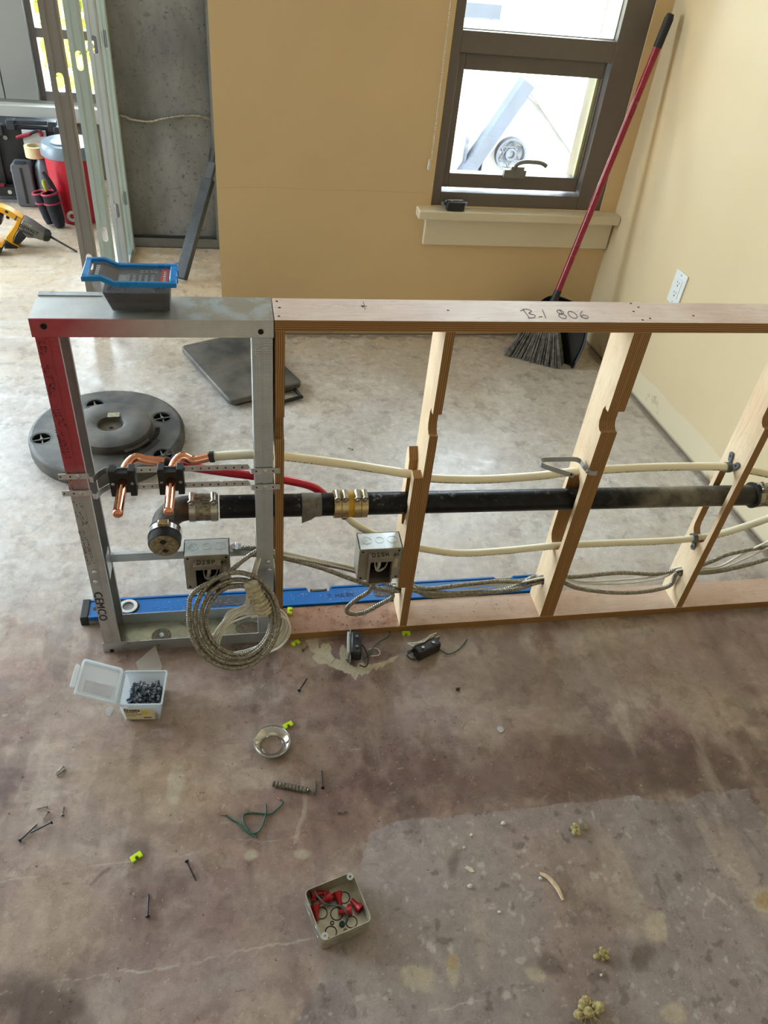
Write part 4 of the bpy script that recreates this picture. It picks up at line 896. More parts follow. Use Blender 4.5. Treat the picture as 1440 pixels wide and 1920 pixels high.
# ================================================================== THINGS ON AND BY THE FRAME
# ---- spirit level lying flat behind the plates
m_blue = mat('blue painted aluminium', '1268b5', .36, var=.1, scale=12); m_lab = mat('dark printed panel', '33353c', .5, c2='4a4c52', scale=60); m_alu = mat('bare aluminium', 'a9a7a2', .3, .9)
lv = thing('spirit_level', 'long blue spirit level lying behind the bottom plate', 'spirit level', (.14, .12, 0))
LX0, LX1, LY0, LY1, LT = -.470, .756, .0895, .1500, .0275
notch = lambda x, w_: [(x + w_ / 2, LY1), (x + w_ / 2 - .004, LY1 - .016), (x - w_ / 2 + .004, LY1 - .016), (x - w_ / 2, LY1)]
xr_ = G(240, 1141, LT).x; yr_ = (LY0 + LY1) / 2
MB().prism([(LX0 + .02, LY0), (LX1 - .02, LY0), (LX1 - .02, LY1)] + notch(.640, .05) + notch(G(597, 1100, LT).x, .062) + [(LX0 + .02, LY1)], LT - .003, Matrix.Translation((0, 0, .0005)), [circ(xr_, yr_, .0225, 24)]).build('body', m_blue, lv)
b = MB(); b.bb(LX0 + .02, LX1 - .02, LY0, LY0 + .006, LT - .0025, LT); b.build('rib', m_blue, lv, bevel=.0008)
for xa, xb in ((LX0 + .02, G(597, 1100, LT).x - .034), (G(597, 1100, LT).x + .034, .612), (.668, LX1 - .02)): MB().bb(xa, xb, LY1 - .006, LY1, LT - .0025, LT).build('rib', m_blue, lv, bevel=.0008)
MB().bb(LX0 + .02, LX1 - .02, LY0 - .0012, LY0 - .0002, .001, .016).build('face_strip', m_alu, lv)
for xa, xb in ((LX0, LX0 + .02), (LX1 - .02, LX1)): MB().bb(xa, xb, LY0 - .002, LY1 + .002, 0, LT + .001).build('end_cap', m_rub, lv, bevel=.003)
m_vw = mat('white vial ring', 'd8d6d2', .4); m_vial = mat('vial window', '8d9092', .15, spec=.6)
rg = MB().lathe([(.0225, 0), (.0225, .004), (.0145, .004), (.0145, 0)], 28, (xr_, yr_, LT - .003), closed=True).build('vial_ring', m_vw, lv, smooth=40)
MB().lathe([(.0265, 0), (.0265, .0016), (.0226, .0016), (.0226, 0)], 28, (xr_, yr_, LT - .003), closed=True).build('bezel', m_rub, rg, smooth=40)
MB().lathe([(.0144, 0), (.0144, .002), (0, .002)], 24, (xr_, yr_, LT - .006)).build('vial', m_vial, rg, smooth=40)
for xn in (G(597, 1100, LT).x, .640):
    nb = MB().bb(xn - .022, xn + .022, LY1 - .0155, LY1 - .002, .004, LT - .006).build('vial_mount', m_rub, lv, bevel=.001); MB().cyl((xn - .018, LY1 - .007, LT - .004), (xn + .018, LY1 - .007, LT - .004), .0045, n=10).build('vial', mat('clear yellowish vial', 'b9bdb4', .15), nb, smooth=50)
xd = G(440, 1125, LT).x; MB().prism(rrect(.15, .034, .004, 3, xd, yr_), .0012, Matrix.Translation((0, 0, LT - .0028))).build('printed_panel', m_lab, lv)
xd = G(725, 1107, LT).x; MB().prism(rrect(.07, .036, .008, 3, xd, yr_), .0012, Matrix.Translation((0, 0, LT - .0028))).build('grip_recess', m_lab, lv)
q = G(648, 1119, LT); text_mesh('lettering', 'T  HELEN', .017, frame((1, 0, 0), (0, 1, 0), (0, 0, 1), (q.x - .012, yr_ - .004, LT - .002)), mat('dark scratched ink', '0f3a66', .6), lv, label='scratched dark lettering')
MB().lathe([(.006, 0), (.006, .0008), (0, .0008)], 14, (LX0 + .034, yr_, LT - .0026)).build('hang_hole', m_ink, lv)

# ---- clear plastic
def clear(name, tint, gl=.12, tr=.85, rough=.15):
    t = NT(name); a = t.n('ShaderNodeBsdfTransparent', inp={'Color': (1, 1, 1, 1)}); d = t.n('ShaderNodeBsdfDiffuse', inp={'Color': (*tint, 1)}); g_ = t.n('ShaderNodeBsdfGlossy', inp={'Color': (1, 1, 1, 1), 'Roughness': rough})
    tl = t.n('ShaderNodeBsdfTranslucent', inp={'Color': (*tint, 1)}); dd = t.n('ShaderNodeMixShader', inp={0: .5, 1: d.outputs[0], 2: tl.outputs[0]})
    m1 = t.n('ShaderNodeMixShader', inp={0: tr, 1: dd.outputs[0], 2: a.outputs[0]}); m2 = t.n('ShaderNodeMixShader', inp={0: gl, 1: m1.outputs[0], 2: g_.outputs[0]})
    t.t.links.new(m2.outputs[0], t.out.inputs[0]); return t.m
m_clear = clear('clear plastic', (.85, .9, .93), .035, .965, .08); m_milky = clear('milky plastic', (.78, .87, .93), .08, .52, .3); m_edge = clear('thick milky plastic', (.85, .92, .96), .1, .22, .3)
m_film = clear('plastic film', (.8, .78, .74), .06, .62, .3)
# ---- blue lidded tub of dark screws on the top track
tb = thing('screw_tub', 'clear tub of dark screws with a blue framed lid on the steel track', 'screw tub', (-.23, .055, H))
z0 = H + .0008; zL = .929; bx0, bx1, by0, by1 = -.290, -.172, .022, .086
def shell(b0, b1, t_):      # open box between two rectangles (x0,x1,y0,y1,z)
    def rect(x0, x1, y0, y1, z): return [Vector((x0, y0, z)), Vector((x1, y0, z)), Vector((x1, y1, z)), Vector((x0, y1, z))]
    o0, o1 = rect(*b0), rect(*b1); i0 = rect(b0[0] + t_, b0[1] - t_, b0[2] + t_, b0[3] - t_, b0[4] + t_); i1 = rect(b1[0] + t_, b1[1] - t_, b1[2] + t_, b1[3] - t_, b1[4])
    fs = [(3, 2, 1, 0), (8, 9, 10, 11)]
    for k in range(4): n_ = (k + 1) % 4; fs += [(k, n_, 4 + n_, 4 + k), (8 + n_, 8 + k, 12 + k, 12 + n_), (4 + k, 4 + n_, 12 + n_, 12 + k)]
    return MB().add(o0 + o1 + i0 + i1, fs)
shell((bx0 + .014, bx1 - .004, by0 + .002, by1 - .006, z0), (bx0 - .010, bx1, by0 - .004, by1, zL), .0014).build('tub', m_clear, tb)
m_scr = mat('pile of dark screws', '080a10', .55, .2, c2='1b2133', scale=350, bump=.9, bscale=260)
rnd = random.Random(2); b = MB()
for k in range(520):
    x = rnd.uniform(bx0 + .018, bx1 - .010); y = rnd.uniform(by0 + .004, by1 - .012); zt = z0 + .030 + .006 * math.sin(x * 90); z = rnd.uniform(z0 + .003, zt)
    dv = Vector((rnd.gauss(0, 1), rnd.gauss(0, 1), rnd.gauss(0, .5))).normalized() * .005; c = Vector((min(max(x, bx0 + .02), bx1 - .012), min(max(y, by0 + .009), by1 - .015), z + .003)); b.cyl(c - dv, c + dv, .0022, .0006, 5)
core = shell((bx0 + .0165, bx1 - .0065, by0 + .0045, by1 - .0085, z0 + .0018), (bx0 + .004, bx1 - .0035, by0 + .001, by1 - .004, z0 + .036), .006); b.add(core.v, core.f); b.box(((bx0 + bx1) / 2 + .005, (by0 + by1) / 2 - .002, z0 + .018), (.092, .046, .030)); sc_ = b.build('screws', m_scr, tb); sc_['kind'] = 'stuff'
m_lidb = mat('bright blue plastic', '1583d2', .3, var=.06)
def sheet(prof, y0, y1, t_):        # profile in x-z swept in y
    vs = []; fs = []; n_ = len(prof)
    for y in (y0, y1):
        for x, z in prof: vs += [Vector((x, y, z)), Vector((x, y, z + t_))]
    for i in range(n_ - 1):
        a, c = 2 * i, 2 * n_ + 2 * i; fs += [(a, a + 2, c + 2, c), (a + 1, c + 1, c + 3, a + 3), (a, a + 1, a + 3, a + 2), (c, c + 2, c + 3, c + 1)]
    fs += [(0, 2 * n_, 2 * n_ + 1, 1), (2 * n_ - 2, 2 * n_ - 1, 4 * n_ - 1, 4 * n_ - 2)]
    return vs, fs
prof = [(-.314, .938), (-.284, .939), (-.262, .929), (-.162, .929)]
ld = MB()
for y0_, y1_ in ((.008, .016), (.079, .088)): ld.add(*sheet(prof, y0_, y1_, .009))
ld.add(*sheet(prof[:1] + [(-.304, .938)], .016, .079, .009)); ld.add(*sheet([(-.174, .929), (-.162, .929)], .016, .079, .009)); lid = ld.build('lid_frame', m_lidb, tb, bevel=.0015)
for k in (.028, .056): MB().bb(-.1625, -.1605, k, k + .008, .9285, .9385).build('latch', m_lidb, lid)
MB().add(*sheet([(-.304, .9435), (-.283, .944), (-.262, .934), (-.174, .934)], .016, .079, .001)).build('lid_window', m_clear, tb)
m_card = mat('dark label card', '34353a', .6, c2='4a4b4f', scale=50); m_redl = mat('red label band', 'c8202b', .5); m_wh = mat('pale print', 'b9bbbd', .6)
card = MB().add(*sheet([(-.300, .9405), (-.285, .9408), (-.262, .931), (-.176, .931)], .019, .076, .0008)).build('label_card', m_card, tb)
MB().bb(-.189, -.177, .020, .075, .9322, .9328).build('red_band', m_redl, card)
MB().bb(-.258, -.246, .020, .050, .9320, .9327).build('grey_panel', mat('grey label panel', '85878a', .6), card)
b = MB()
for k in range(5):
    for j_ in range(6):
        x = -.243 + k * .010; y = .022 + j_ * .0055; b.box((x, y, .9324), (.005, .0018, .0006))
for k in range(7): b.box((-.222 + k % 4 * .008, .062 + k // 4 * .006, .9324), (.006, .0016, .0006))
for k in range(6): b.box((-.292, .024 + k * .008, .9418), (.006, .0055, .0006))
for k in range(5): b.box((-.183, .026 + k * .009, .9331), (.004, .006, .0005))
b.build('label_print', m_wh, card)['kind'] = 'stuff'

# ---- open milky box of screws on the floor
A = math.radians(-5); root = thing('screw_box', 'open milky plastic box of screws with a paper label', 'screw box', M=M_of(Vector((-.300, -.158, 0)), A)); Mx = ROOTM[root.name]
def local(b): b.v = [Mx @ v for v in b.v]; return b
HB = .060
local(shell((-.038, .038, -.043, .036, .0006), (-.046, .046, -.045, .045, HB), .0016)).build('box', m_milky, root)
b = MB(); pr_ = rrect(.096, .094, .006, 3); b.prism(pr_, .0035, Matrix.Translation((0, 0, HB - .003)), [rrect(.0885, .0865, .003, 3)]); local(b).build('rim', m_edge, root)
hing = [Mx @ Vector((-.048, s * .042, HB)) for s in (-1, 1)]
la = math.radians(25); Lm = Mx @ Matrix.Translation((-.050, 0, HB)) @ Matrix.Rotation(la, 4, 'Y') 
b = MB(); b.prism(rrect(.088, .092, .006, 3, -.047, 0), .0012, Lm); lid = b.build('lid', m_milky, root)
b = MB(); b.prism(rrect(.090, .094, .007, 3, -.047, 0), .0065, Lm @ Matrix.Translation((0, 0, .0)), [rrect(.081, .085, .005, 3, -.047, 0)]); b.build('lid_rim', m_edge, lid)
b = MB(); b.prism(rrect(.010, .060, .004, 3, -.099, 0), .003, Lm); b.build('latch', m_edge, lid)
b = MB(); b.prism(rrect(.062, .030, .002, 2, -.045, -.018), .0005, Lm @ Matrix.Translation((0, 0, .0014))); b.build('lid_label', mat('white paper label', 'c9ccd6', .7), lid)
for dx in (-.0475, -.0515): MB().cyl(Mx @ Vector((dx, -.044, HB)), Mx @ Vector((dx, .044, HB)), .0013, n=6).build('hinge', m_edge, root)
m_label = mat('cream printed label', 'dcd3bf', .6, c2='d8cfb0', scale=60); fl = lambda x, z: Mx @ Vector((x, -.0438 - .0020 * z / HB - .0012, z))
lab = [fl(-.035, .006), fl(.028, .004), fl(.031, .046), fl(-.037, .047)]
nrm_ = (lab[1] - lab[0]).cross(lab[3] - lab[0]).normalized() * -.0006
if nrm_.y > 0: nrm_ = -nrm_
lo_ = MB().add(lab + [p + nrm_ for p in lab], [(0, 1, 2, 3), (4, 5, 6, 7), (0, 1, 5, 4), (1, 2, 6, 5), (2, 3, 7, 6), (3, 0, 4, 7)]).build('label', m_label, root, label='cream label printed Dottie')
ex = (lab[1] - lab[0]).normalized(); ez = (lab[3] - lab[0]).normalized(); en = ex.cross(ez)
tm = lambda x, z: frame(ex, ez, en, fl(x, z) + nrm_ * 1.2)
text_mesh('lettering', 'Dottie', .0125, tm(-.0190, .0400), m_ink, lo_, bold=.0003); text_mesh('lettering', 'KWTS12', .0065, tm(-.0205, .0320), m_ink, lo_, bold=.0001)
b = MB()
for k in range(14): b.box(fl(.004 + k * .0012, .0125) + nrm_, (.0007 if k % 3 else .0004, .0006, .006), Mx.to_3x3())
for k, (x, wd) in enumerate(((-.012, .04), (-.016, .032), (-.022, .02))): b.box(fl(x, .026 - k * .004) + nrm_, (wd, .0006, .0008), Mx.to_3x3())
b.build('fine_print', m_ink, lo_)['kind'] = 'stuff'
b = MB(); b.prism(circ(.010, .031, .008, 14), .0004, tm(0, 0) @ Matrix.Identity(4) if False else frame(ex, ez, en, fl(0, 0) + nrm_ * 1.05)); b.build('yellow_mark', mat('yellow marker', 'd6cf5a', .6), lo_)
# the screws in it: one model, copied
m_zs = mat('zinc screw', 'b4bcc6', .28, .75, c2='6a727d', scale=200)
def screw_mesh(name, L, r, rh, mm, n=7, head='flat'):
    b = MB(); pr = [(0, 0), (r * .5, L * .12)]
    k = 0; h = L * .12; st_ = L * .09
    while h < L * .86: pr += [(r, h), (r * .62, h + st_ * .5)]; h += st_
    pr += [(r * .8, L * .9)]
    pr += [(rh, L * .97), (rh, L), (rh * .3, L), (0, L * .985)] if head == 'flat' else [(rh, L * .92), (rh, L * .95), (rh * .7, L), (0, L)]
    b.lathe(pr, n); me = b.build(name, mm, None, smooth=40); return me
s0 = screw_mesh('screw', .014, .0018, .0038, m_zs, head='pan'); rnd = random.Random(21); first = True; GL = 'small zinc screw lying in the open milky box'
for k in range(150):
    x = rnd.uniform(-.033, .033); y = rnd.uniform(-.036, .030); z = .019 + rnd.uniform(0, .012) + .010 * math.exp(-((x / .03) ** 2 + (y / .03) ** 2)) + .006 * y / .03
    o = s0 if first else s0.copy()
    if not first: COL.objects.link(o)
    first = False
    o.matrix_world = Mx @ Matrix.Translation((x, y, z)) @ Matrix.Rotation(rnd.uniform(0, 6.3), 4, 'Z') @ Matrix.Rotation(rnd.uniform(.7, 2.2), 4, 'X') @ Matrix.Translation((0, 0, -.007)); tag(o, GL, 'screw', 'zinc screws in the open box')
b = MB(); b.bb(-.034, .034, -.038, .032, .002, .020); local(b).build('screw_heap_core', mat('heap of zinc screws', '5b626b', .4, .7, c2='23272d', scale=260, bump=.8), root)['kind'] = 'stuff'
q = [G(255, 1246), G(293, 1219), G(304, 1250, .003), G(300, 1262), G(262, 1262)]
o = MB().prism([(p.x, p.y) for p in q], .0004, Matrix.Translation((0, 0, .012))).build('plastic_film', m_film); 
o.data.transform(Matrix.Shear('XY', 4, (0, 0))); 
for v in o.data.vertices: v.co.z = .0015 + max(0, (v.co.y + .07)) * .25 + (.0004 if v.co.z > .0122 else 0)
tag(centre_origin(o), 'limp clear plastic film behind the milky screw box', 'plastic film')
q = [G(198, 1330), G(208, 1322), G(214, 1330), G(206, 1344), G(200, 1340)]
tag(centre_origin(MB().prism([(p.x, p.y) for p in q], .0005, Matrix.Translation((0, 0, .0006))).build('plastic_scrap', m_film)), 'torn clear plastic scrap left of the milky screw box', 'plastic scrap')

# ================================================================== SMALL THINGS ON THE FLOOR
# ---- black drywall screws
m_bs = mat('black phosphate screw', '121214', .45, .35, c2='242427', scale=300)
ds = screw_mesh('drywall_screw', .046, .0019, .0042, m_bs); first = True
def lay_screw(src, L, head, tip, label, name_group, fresh, rh=.0042, zoff=0.0, cat='screw'):
    h, t_ = G(*head), G(*tip); o = src if fresh else src.copy()
    if not fresh: COL.objects.link(o)
    d_ = (h - t_).normalized(); c = (h + t_) / 2; tilt = math.atan2(rh - .0019, L)
    z = d_ * math.cos(tilt) + Vector((0, 0, math.sin(tilt))); x = Vector((0, 0, 1)).cross(z).normalized(); y = z.cross(x)
    o.matrix_world = frame(x, y, z, Vector((c.x, c.y, .0020 + zoff)) - z * L / 2 + Vector((0, 0, L / 2 * math.sin(tilt)))); tag(o, label, cat, name_group); return o
GS = 'black drywall screws on the floor'
for i, (h, t_, lb) in enumerate((((277, 1722), (279, 1672), 'black screw lying straight below the green clip at lower left'), ((350, 1615), (369, 1655), 'black screw between the lone green clip and the wire nut box'),
        ((38, 1578), (72, 1545), 'black screw at far left crossing another near three bright screws'), ((99, 1545), (55, 1566), 'black screw at far left under the crossing one'), ((605, 1479), (603, 1444), 'dark screw right of the cut armour piece'), ((561, 1297), (577, 1271), 'black screw in front of the bottom plate, left of the brown stain'))):
    lay_screw(ds, .046, h, t_, lb, GS, i == 0, zoff=.004 if i == 3 else 0)
m_br = mat('bright steel screw', 'a39a8e', .3, .8, c2='5e554b', scale=300); ss_ = screw_mesh('wood_screw', .022, .0016, .0038, m_br)
GB = 'short bright screws on the floor'
for i, (h, t_, lb) in enumerate((((89, 1514), (67, 1519), 'short bright screw at far left lying crosswise above two others'), ((92, 1523), (79, 1543), 'short bright screw at far left pointing down beside the black pair'), ((118, 1531), (121, 1512), 'short bright screw standing alone right of the far left group'),
        ((121, 1438), (102, 1453), 'short bright screw above the far left group'), ((633, 1526), (653, 1523), 'short bright screw right of the green wire'), ((567, 1222), (580, 1210), 'short rusty screw beside the green clip at the coil'), ((663, 846), (649, 839), 'short screw on the pale floor above the yellow coupling'))):
    lay_screw(ss_, .022, h, t_, lb, GB, i == 0, .0038)
lay_screw(ss_, .022, (112, 1452), (120, 1446), 'bent bright nail touching the screw above the far left group', GB, False, .0038)

# ---- acid green wedge clips
m_lime = mat('acid green plastic', 'c6e81c', .38, var=.06)
def clip_mesh():
    b = MB(); b.prism([(-.011, -.006), (-.003, -.006), (-.003, -.001), (.0, .001), (.003, -.001), (.003, -.006), (.011, -.006), (.011, .006), (-.011, .006)], .006); 
    o = b.build('wedge_clip', m_lime, bevel=.0008); return o
c0 = clip_mesh()
rc_ = clip_mesh(); bpy.data.objects.remove(rc_)
GC = 'acid green clips on the floor'
for i, (px, py, rz, z, lb) in enumerate(((256, 1608, .55, 0, 'acid green clip lying alone at lower left'), (540, 1361, .45, 0, 'acid green clip touching the chrome ring'), (554, 1207, .5, 0, 'acid green clip on the floor beside the cable coil'), (761, 1189, -.1, 0, 'acid green clip against the bottom plate by the second stud'), (543, 1147, 1.4, T, 'acid green clip standing on the bottom plate by the coil'))):
    o = c0 if i == 0 else c0.copy()
    if i: COL.objects.link(o)
    p = G(px, py, z); o.matrix_world = M_of(Vector((p.x, p.y, z)), rz); tag(o, lb, 'clip', GC)

# ---- chrome escutcheon ring
m_chr = mat('polished chrome', 'c9c9c7', .05, 1.0, var=.03)
p = G(510, 1397); rg = thing('escutcheon_ring', 'polished chrome escutcheon ring lying on the floor', 'pipe ring', (p.x, p.y, 0))
b = MB(); prof = [(.0225, .0), (.0238, .0), (.030, .0050), (.0370, .0128), (.0392, .0142), (.0396, .0155), (.0385, .0160), (.0362, .0150), (.029, .0070), (.0225, .0022)]
b.lathe(prof, 40, (p.x, p.y, .0), closed=True); b.build('flared_ring', m_chr, rg, smooth=60)
MB().lathe([(.0397, 0), (.0408, .0), (.0408, .0022), (.0397, .0022)], 40, (p.x, p.y, .0135), closed=True).build('rolled_edge', m_chr, rg, smooth=60)

# ---- cut piece of cable armour with the end of a green wire
p0, p1 = G(512, 1469, .007), G(578, 1482, .007); ar = thing('armour_offcut', 'short cut piece of spiral steel cable armour', 'offcut', ((p0.x + p1.x) / 2, (p0.y + p1.y) / 2, 0))
m_spir = mat('bright spiral armour', '9d998f', .32, .8, c2='6b665c', scale=150); pp = [p0.lerp(p1, i / 40) for i in range(41)]
MB().tube(pp, lambda i: .0068 * (1, 1, .72, .72)[i % 4] if i < 40 else .0062, 12).build('spiral', m_spir, ar, smooth=25)
e = (p1 - p0).normalized(); MB().tube(smoothpath([p1 - e * .004, p1 + e * .002, p1 + e * .003 + Vector((.0, -.004, -.002))], .002), .003, 7).build('wire_end', m_gwire, ar, smooth=60)
def fw(*a, z=.0028): return [G(x, y, z) for x, y in a]
wire(fw((592, 1464), (592, 1478), (590, 1492), z=.0014), .0012, m_gwire, 'short stub of green wire beside the cut armour piece', 'wire_scrap', 'wire')
S = lambda x, y: (410 + x / 5.333, 1340 + y / 5.333)
gw = thing('green_wire', 'green wire bent into a loop at its top', 'wire', (*G(480, 1540)[:2], 0), group='loose green wires')
wire(fw(S(468, 895), S(474, 960), S(462, 1030), S(435, 1110), S(400, 1165), S(350, 1188), S(300, 1165), S(262, 1110), S(244, 1050), S(250, 1000), S(300, 982), S(390, 985), S(470, 994), S(530, 988), S(590, 940), S(640, 890), S(640, 862), S(615, 850)), .0019, m_gwire, '', 'insulated_wire', parent=gw)
wire(fw(S(617, 851), S(595, 840), S(575, 828)), .0011, m_cu, '', 'bare_end', parent=gw)
gw2 = thing('green_wire', 'green wire lying nearly straight under the looped one', 'wire', (*G(440, 1545)[:2], 0), group='loose green wires')
wire(fw(S(75, 1005), S(100, 1025), S(145, 1060), S(185, 1075), S(230, 1125), S(290, 1175), S(340, 1200), S(375, 1228), z=.0019), .0019, m_gwire, '', 'insulated_wire', parent=gw2); wire(fw(S(75, 1005), S(50, 998), S(20, 1003), z=.0014), .0011, m_cu, '', 'bare_end', parent=gw2)

# ---- junction box with red wire nuts
p = [G(571, 1669, .04), G(660, 1636, .04), G(699, 1722, .04), G(603, 1768, .04)]; c = sum(p, Vector()) / 4; ang = math.atan2((p[1] - p[0]).y, (p[1] - p[0]).x)
W_ = ((p[1] - p[0]).length + (p[2] - p[3]).length) / 2; ang = (ang + math.atan2((p[2] - p[3]).y, (p[2] - p[3]).x)) / 2; D_ = W_ * .98
Mj = M_of(Vector((c.x, c.y, 0)), ang); jb = thing('junction_box', 'open square steel junction box holding red wire nuts', 'junction box', M=Mj)
def lj(b): b.v = [Mj @ v for v in b.v]; return b
m_jb = steel('dull zinc box', 'cbc7b8', .38, c2='aeaa9c'); HJ = .040
b = MB(); b.prism(rrect(W_, D_, .010, 4), HJ, Matrix.Identity(4), [rrect(W_ - .0032, D_ - .0032, .0085, 4)]); lj(b).build('side_walls', m_jb, jb, smooth=40)
b = MB(); b.prism(rrect(W_ - .0032, D_ - .0032, .0085, 4), .0016, Matrix.Translation((0, 0, .0004))); lj(b).build('bottom', m_jb, jb)
for x, y, r in ((-.026, .012, .0105), (.0, .0, .0115), (.020, -.024, .0105), (-.022, -.026, .0105), (.024, .022, .0105), (-.014, -.012, .003), (.004, -.034, .003)): ring_disc(Mj @ Vector((x, y, .002)), (0, 0, 1), r, jb, mm=m_dark)
for x, y, nx_, ny_ in ((0, D_ / 2, 0, 1), (0, -D_ / 2, 0, -1), (W_ / 2, 0, 1, 0), (-W_ / 2, 0, -1, 0)):
    for k in (-.022, .022): ring_disc(Mj @ Vector((x + abs(ny_) * k, y + abs(nx_) * k, .02)), Mj.to_3x3() @ Vector((nx_, ny_, 0)), .0105, jb, mm=m_gal)
for sx, sy in ((1, 1), (-1, -1)):
    b = MB(); b.prism(circ(0, 0, .0065, 14), .0016, Matrix.Translation((sx * (W_ / 2 - .008), sy * (D_ / 2 - .008), HJ - .0018)), [circ(0, 0, .0025, 10)]); lj(b).build('screw_ear', m_gal, jb)
def nutmesh():
    b = MB(); pr = [(.0, 0), (.0042, .0), (.0048, .010), (.0062, .016), (.0085, .019), (.0085, .026), (.0070, .0262), (.0062, .020), (.0, .019)]
    b.lathe(pr, 14); b.add([Vector(v) for v in ((.006, -.001, .017), (.0125, -.001, .019), (.0125, -.001, .026), (.007, -.001, .026), (.006, .001, .017), (.0125, .001, .019), (.0125, .001, .026), (.007, .001, .026))], [(0, 1, 2, 3), (4, 5, 6, 7), (0, 1, 5, 4), (1, 2, 6, 5), (2, 3, 7, 6), (3, 0, 4, 7)])
    return b.build('wire_nut', m_rn, None, smooth=40)
n0 = nutmesh(); GN = 'red wire nuts in the junction box'
J = lambda x, y: Mj.inverted() @ G(540 + x / 8, 1600 + y / 8, .012)
for i, (a, t_, z, lb) in enumerate((((330, 640), (560, 600), .016, 'red wire nut in the upper left corner of the junction box'), ((400, 750), (440, 1030), .011, 'red wire nut along the left side of the junction box'), ((660, 660), (450, 770), .019, 'red wire nut lying over the upper left one'), ((740, 590), (790, 790), .012, 'red wire nut in the upper middle of the junction box'),
        ((960, 860), (750, 880), .012, 'red wire nut lying level in the middle of the junction box'), ((1100, 850), (950, 690), .012, 'red wire nut at the right side of the junction box'))):
    o = n0 if i == 0 else n0.copy()
    if i: COL.objects.link(o)
    A_, B__ = J(*a), J(*t_); d_ = (A_ - B__); d_.z = 0; d_.normalize(); z_ = Vector((d_.x, d_.y, .14)).normalized(); x_ = Vector((0, 0, 1)).cross(z_).normalized(); y_ = z_.cross(x_); m_ = (A_ + B__) / 2
    o.matrix_world = Mj @ frame(x_, y_, z_, Vector((m_.x, m_.y, z)) - z_ * .013); tag(o, lb, 'wire nut', GN)
jw = thing('ground_wire', 'dull green wire with a screw ring lying over the red wire nuts', 'wire', (c.x, c.y, .02))
jp = lambda x, y, z: G(540 + x / 8, 1600 + y / 8, z)
wire([jp(395, 520, .034), jp(400, 570, .033), jp(450, 650, .033), jp(540, 745, .032), jp(640, 775, .030), jp(780, 790, .030), jp(850, 820, .030), jp(880, 900, .026), jp(900, 970, .016), jp(870, 1040, .006)], .0017, mat('dull grey green sheath', '4b5a55', .5), '', 'insulated_wire', parent=jw)
q = jp(810, 1065, .003); MB().lathe([(.0055, 0), (.0055, .003), (.0038, .006), (.0022, .006), (.0022, .003), (0, .003)], 14, q).build('ground_screw', m_gwire, jw, smooth=40)

# ---- two wiring devices with pigtails in front of the plate, one more on the sill
m_dev = mat('black device body', '17181b', .4); m_yoke = mat('zinc yoke strap', '9aa2aa', .3, .85); m_wface = mat('pale device face', 'b9bab4', .45)
def device(M, label, wires, on='floor'):
    root = thing('wiring_device', label, 'wiring device', M=M); R = lambda b: (setattr(b, 'v', [M @ v for v in b.v]), b)[1]
    R(MB().bb(-.034, .034, .004, .030, .002, .034)).build('body', m_dev, root, bevel=.004)
    R(MB().bb(-.050, .050, .001, .004, .010, .027)).build('yoke', m_yoke, root, bevel=.0008)
    R(MB().bb(-.034, .034, -.006, .001, .003, .033)).build('face', m_wface, root, bevel=.003)
    for sx in (-1, 1): R(MB().lathe([(.004, 0), (.004, .003), (0, .003)], 8, (sx * .016, .018, .034), (0, 0, 1))).build('terminal_screw', m_yoke, root)
    for mm, pp, r in wires:
        MB().tube(smoothpath(pp, .003), r, 7).build('wire', mm, root, smooth=60)
    return root
p = G(657, 1246); M1 = M_of(Vector((p.x + .002, p.y + .045, 0)), math.radians(262))
device(M1, 'wiring device with green wire on the cream paint splash', [(m_gwire, fw((682, 1237), (690, 1230), (697, 1218), (712, 1203), (728, 1194), (731, 1184), z=.006) + [G(723, 1178, .012)], .0016), (m_bwire, fw((676, 1206), (684, 1216), (690, 1232), (690, 1244), (684, 1250), (674, 1247), z=.008), .0016), (m_wwire, fw((690, 1218), (704, 1215), (712, 1222), (710, 1228), (695, 1230), z=.003), .0012)])
p = G(790, 1210); M2 = M_of(Vector((p.x, p.y - .012, 0)), math.radians(204))
device(M2, 'wiring device with green and white wires right of the paint splash', [(m_gwire, fw((806, 1208), (826, 1219), (842, 1226), (862, 1216), (876, 1199), z=.0035), .0016), (m_bwire, fw((762, 1228), (772, 1236), (790, 1235), (801, 1226), (805, 1218), z=.004), .0016), (m_wwire, [G(764, 1206, .036), G(780, 1205, .038), G(795, 1203, .038), G(806, 1192, .034), G(818, 1187, .030)], .0018), (m_wwire, [G(764, 1206, .036), G(776, 1212, .037)], .0016)])
p = PY(852, 383, 1.556); M3 = M_of(Vector((p.x, 1.560, .5333)), math.radians(182))
device(M3, 'wiring device resting on the window sill', [(m_wwire, [M3 @ Vector(v) for v in ((-.02, -.007, .03), (-.005, -.010, .018), (.015, -.009, .006))], .0012), (m_bwire, [M3 @ Vector(v) for v in ((.02, .01, .03), (.038, -.004, .036), (.048, -.008, .024))], .0014)])

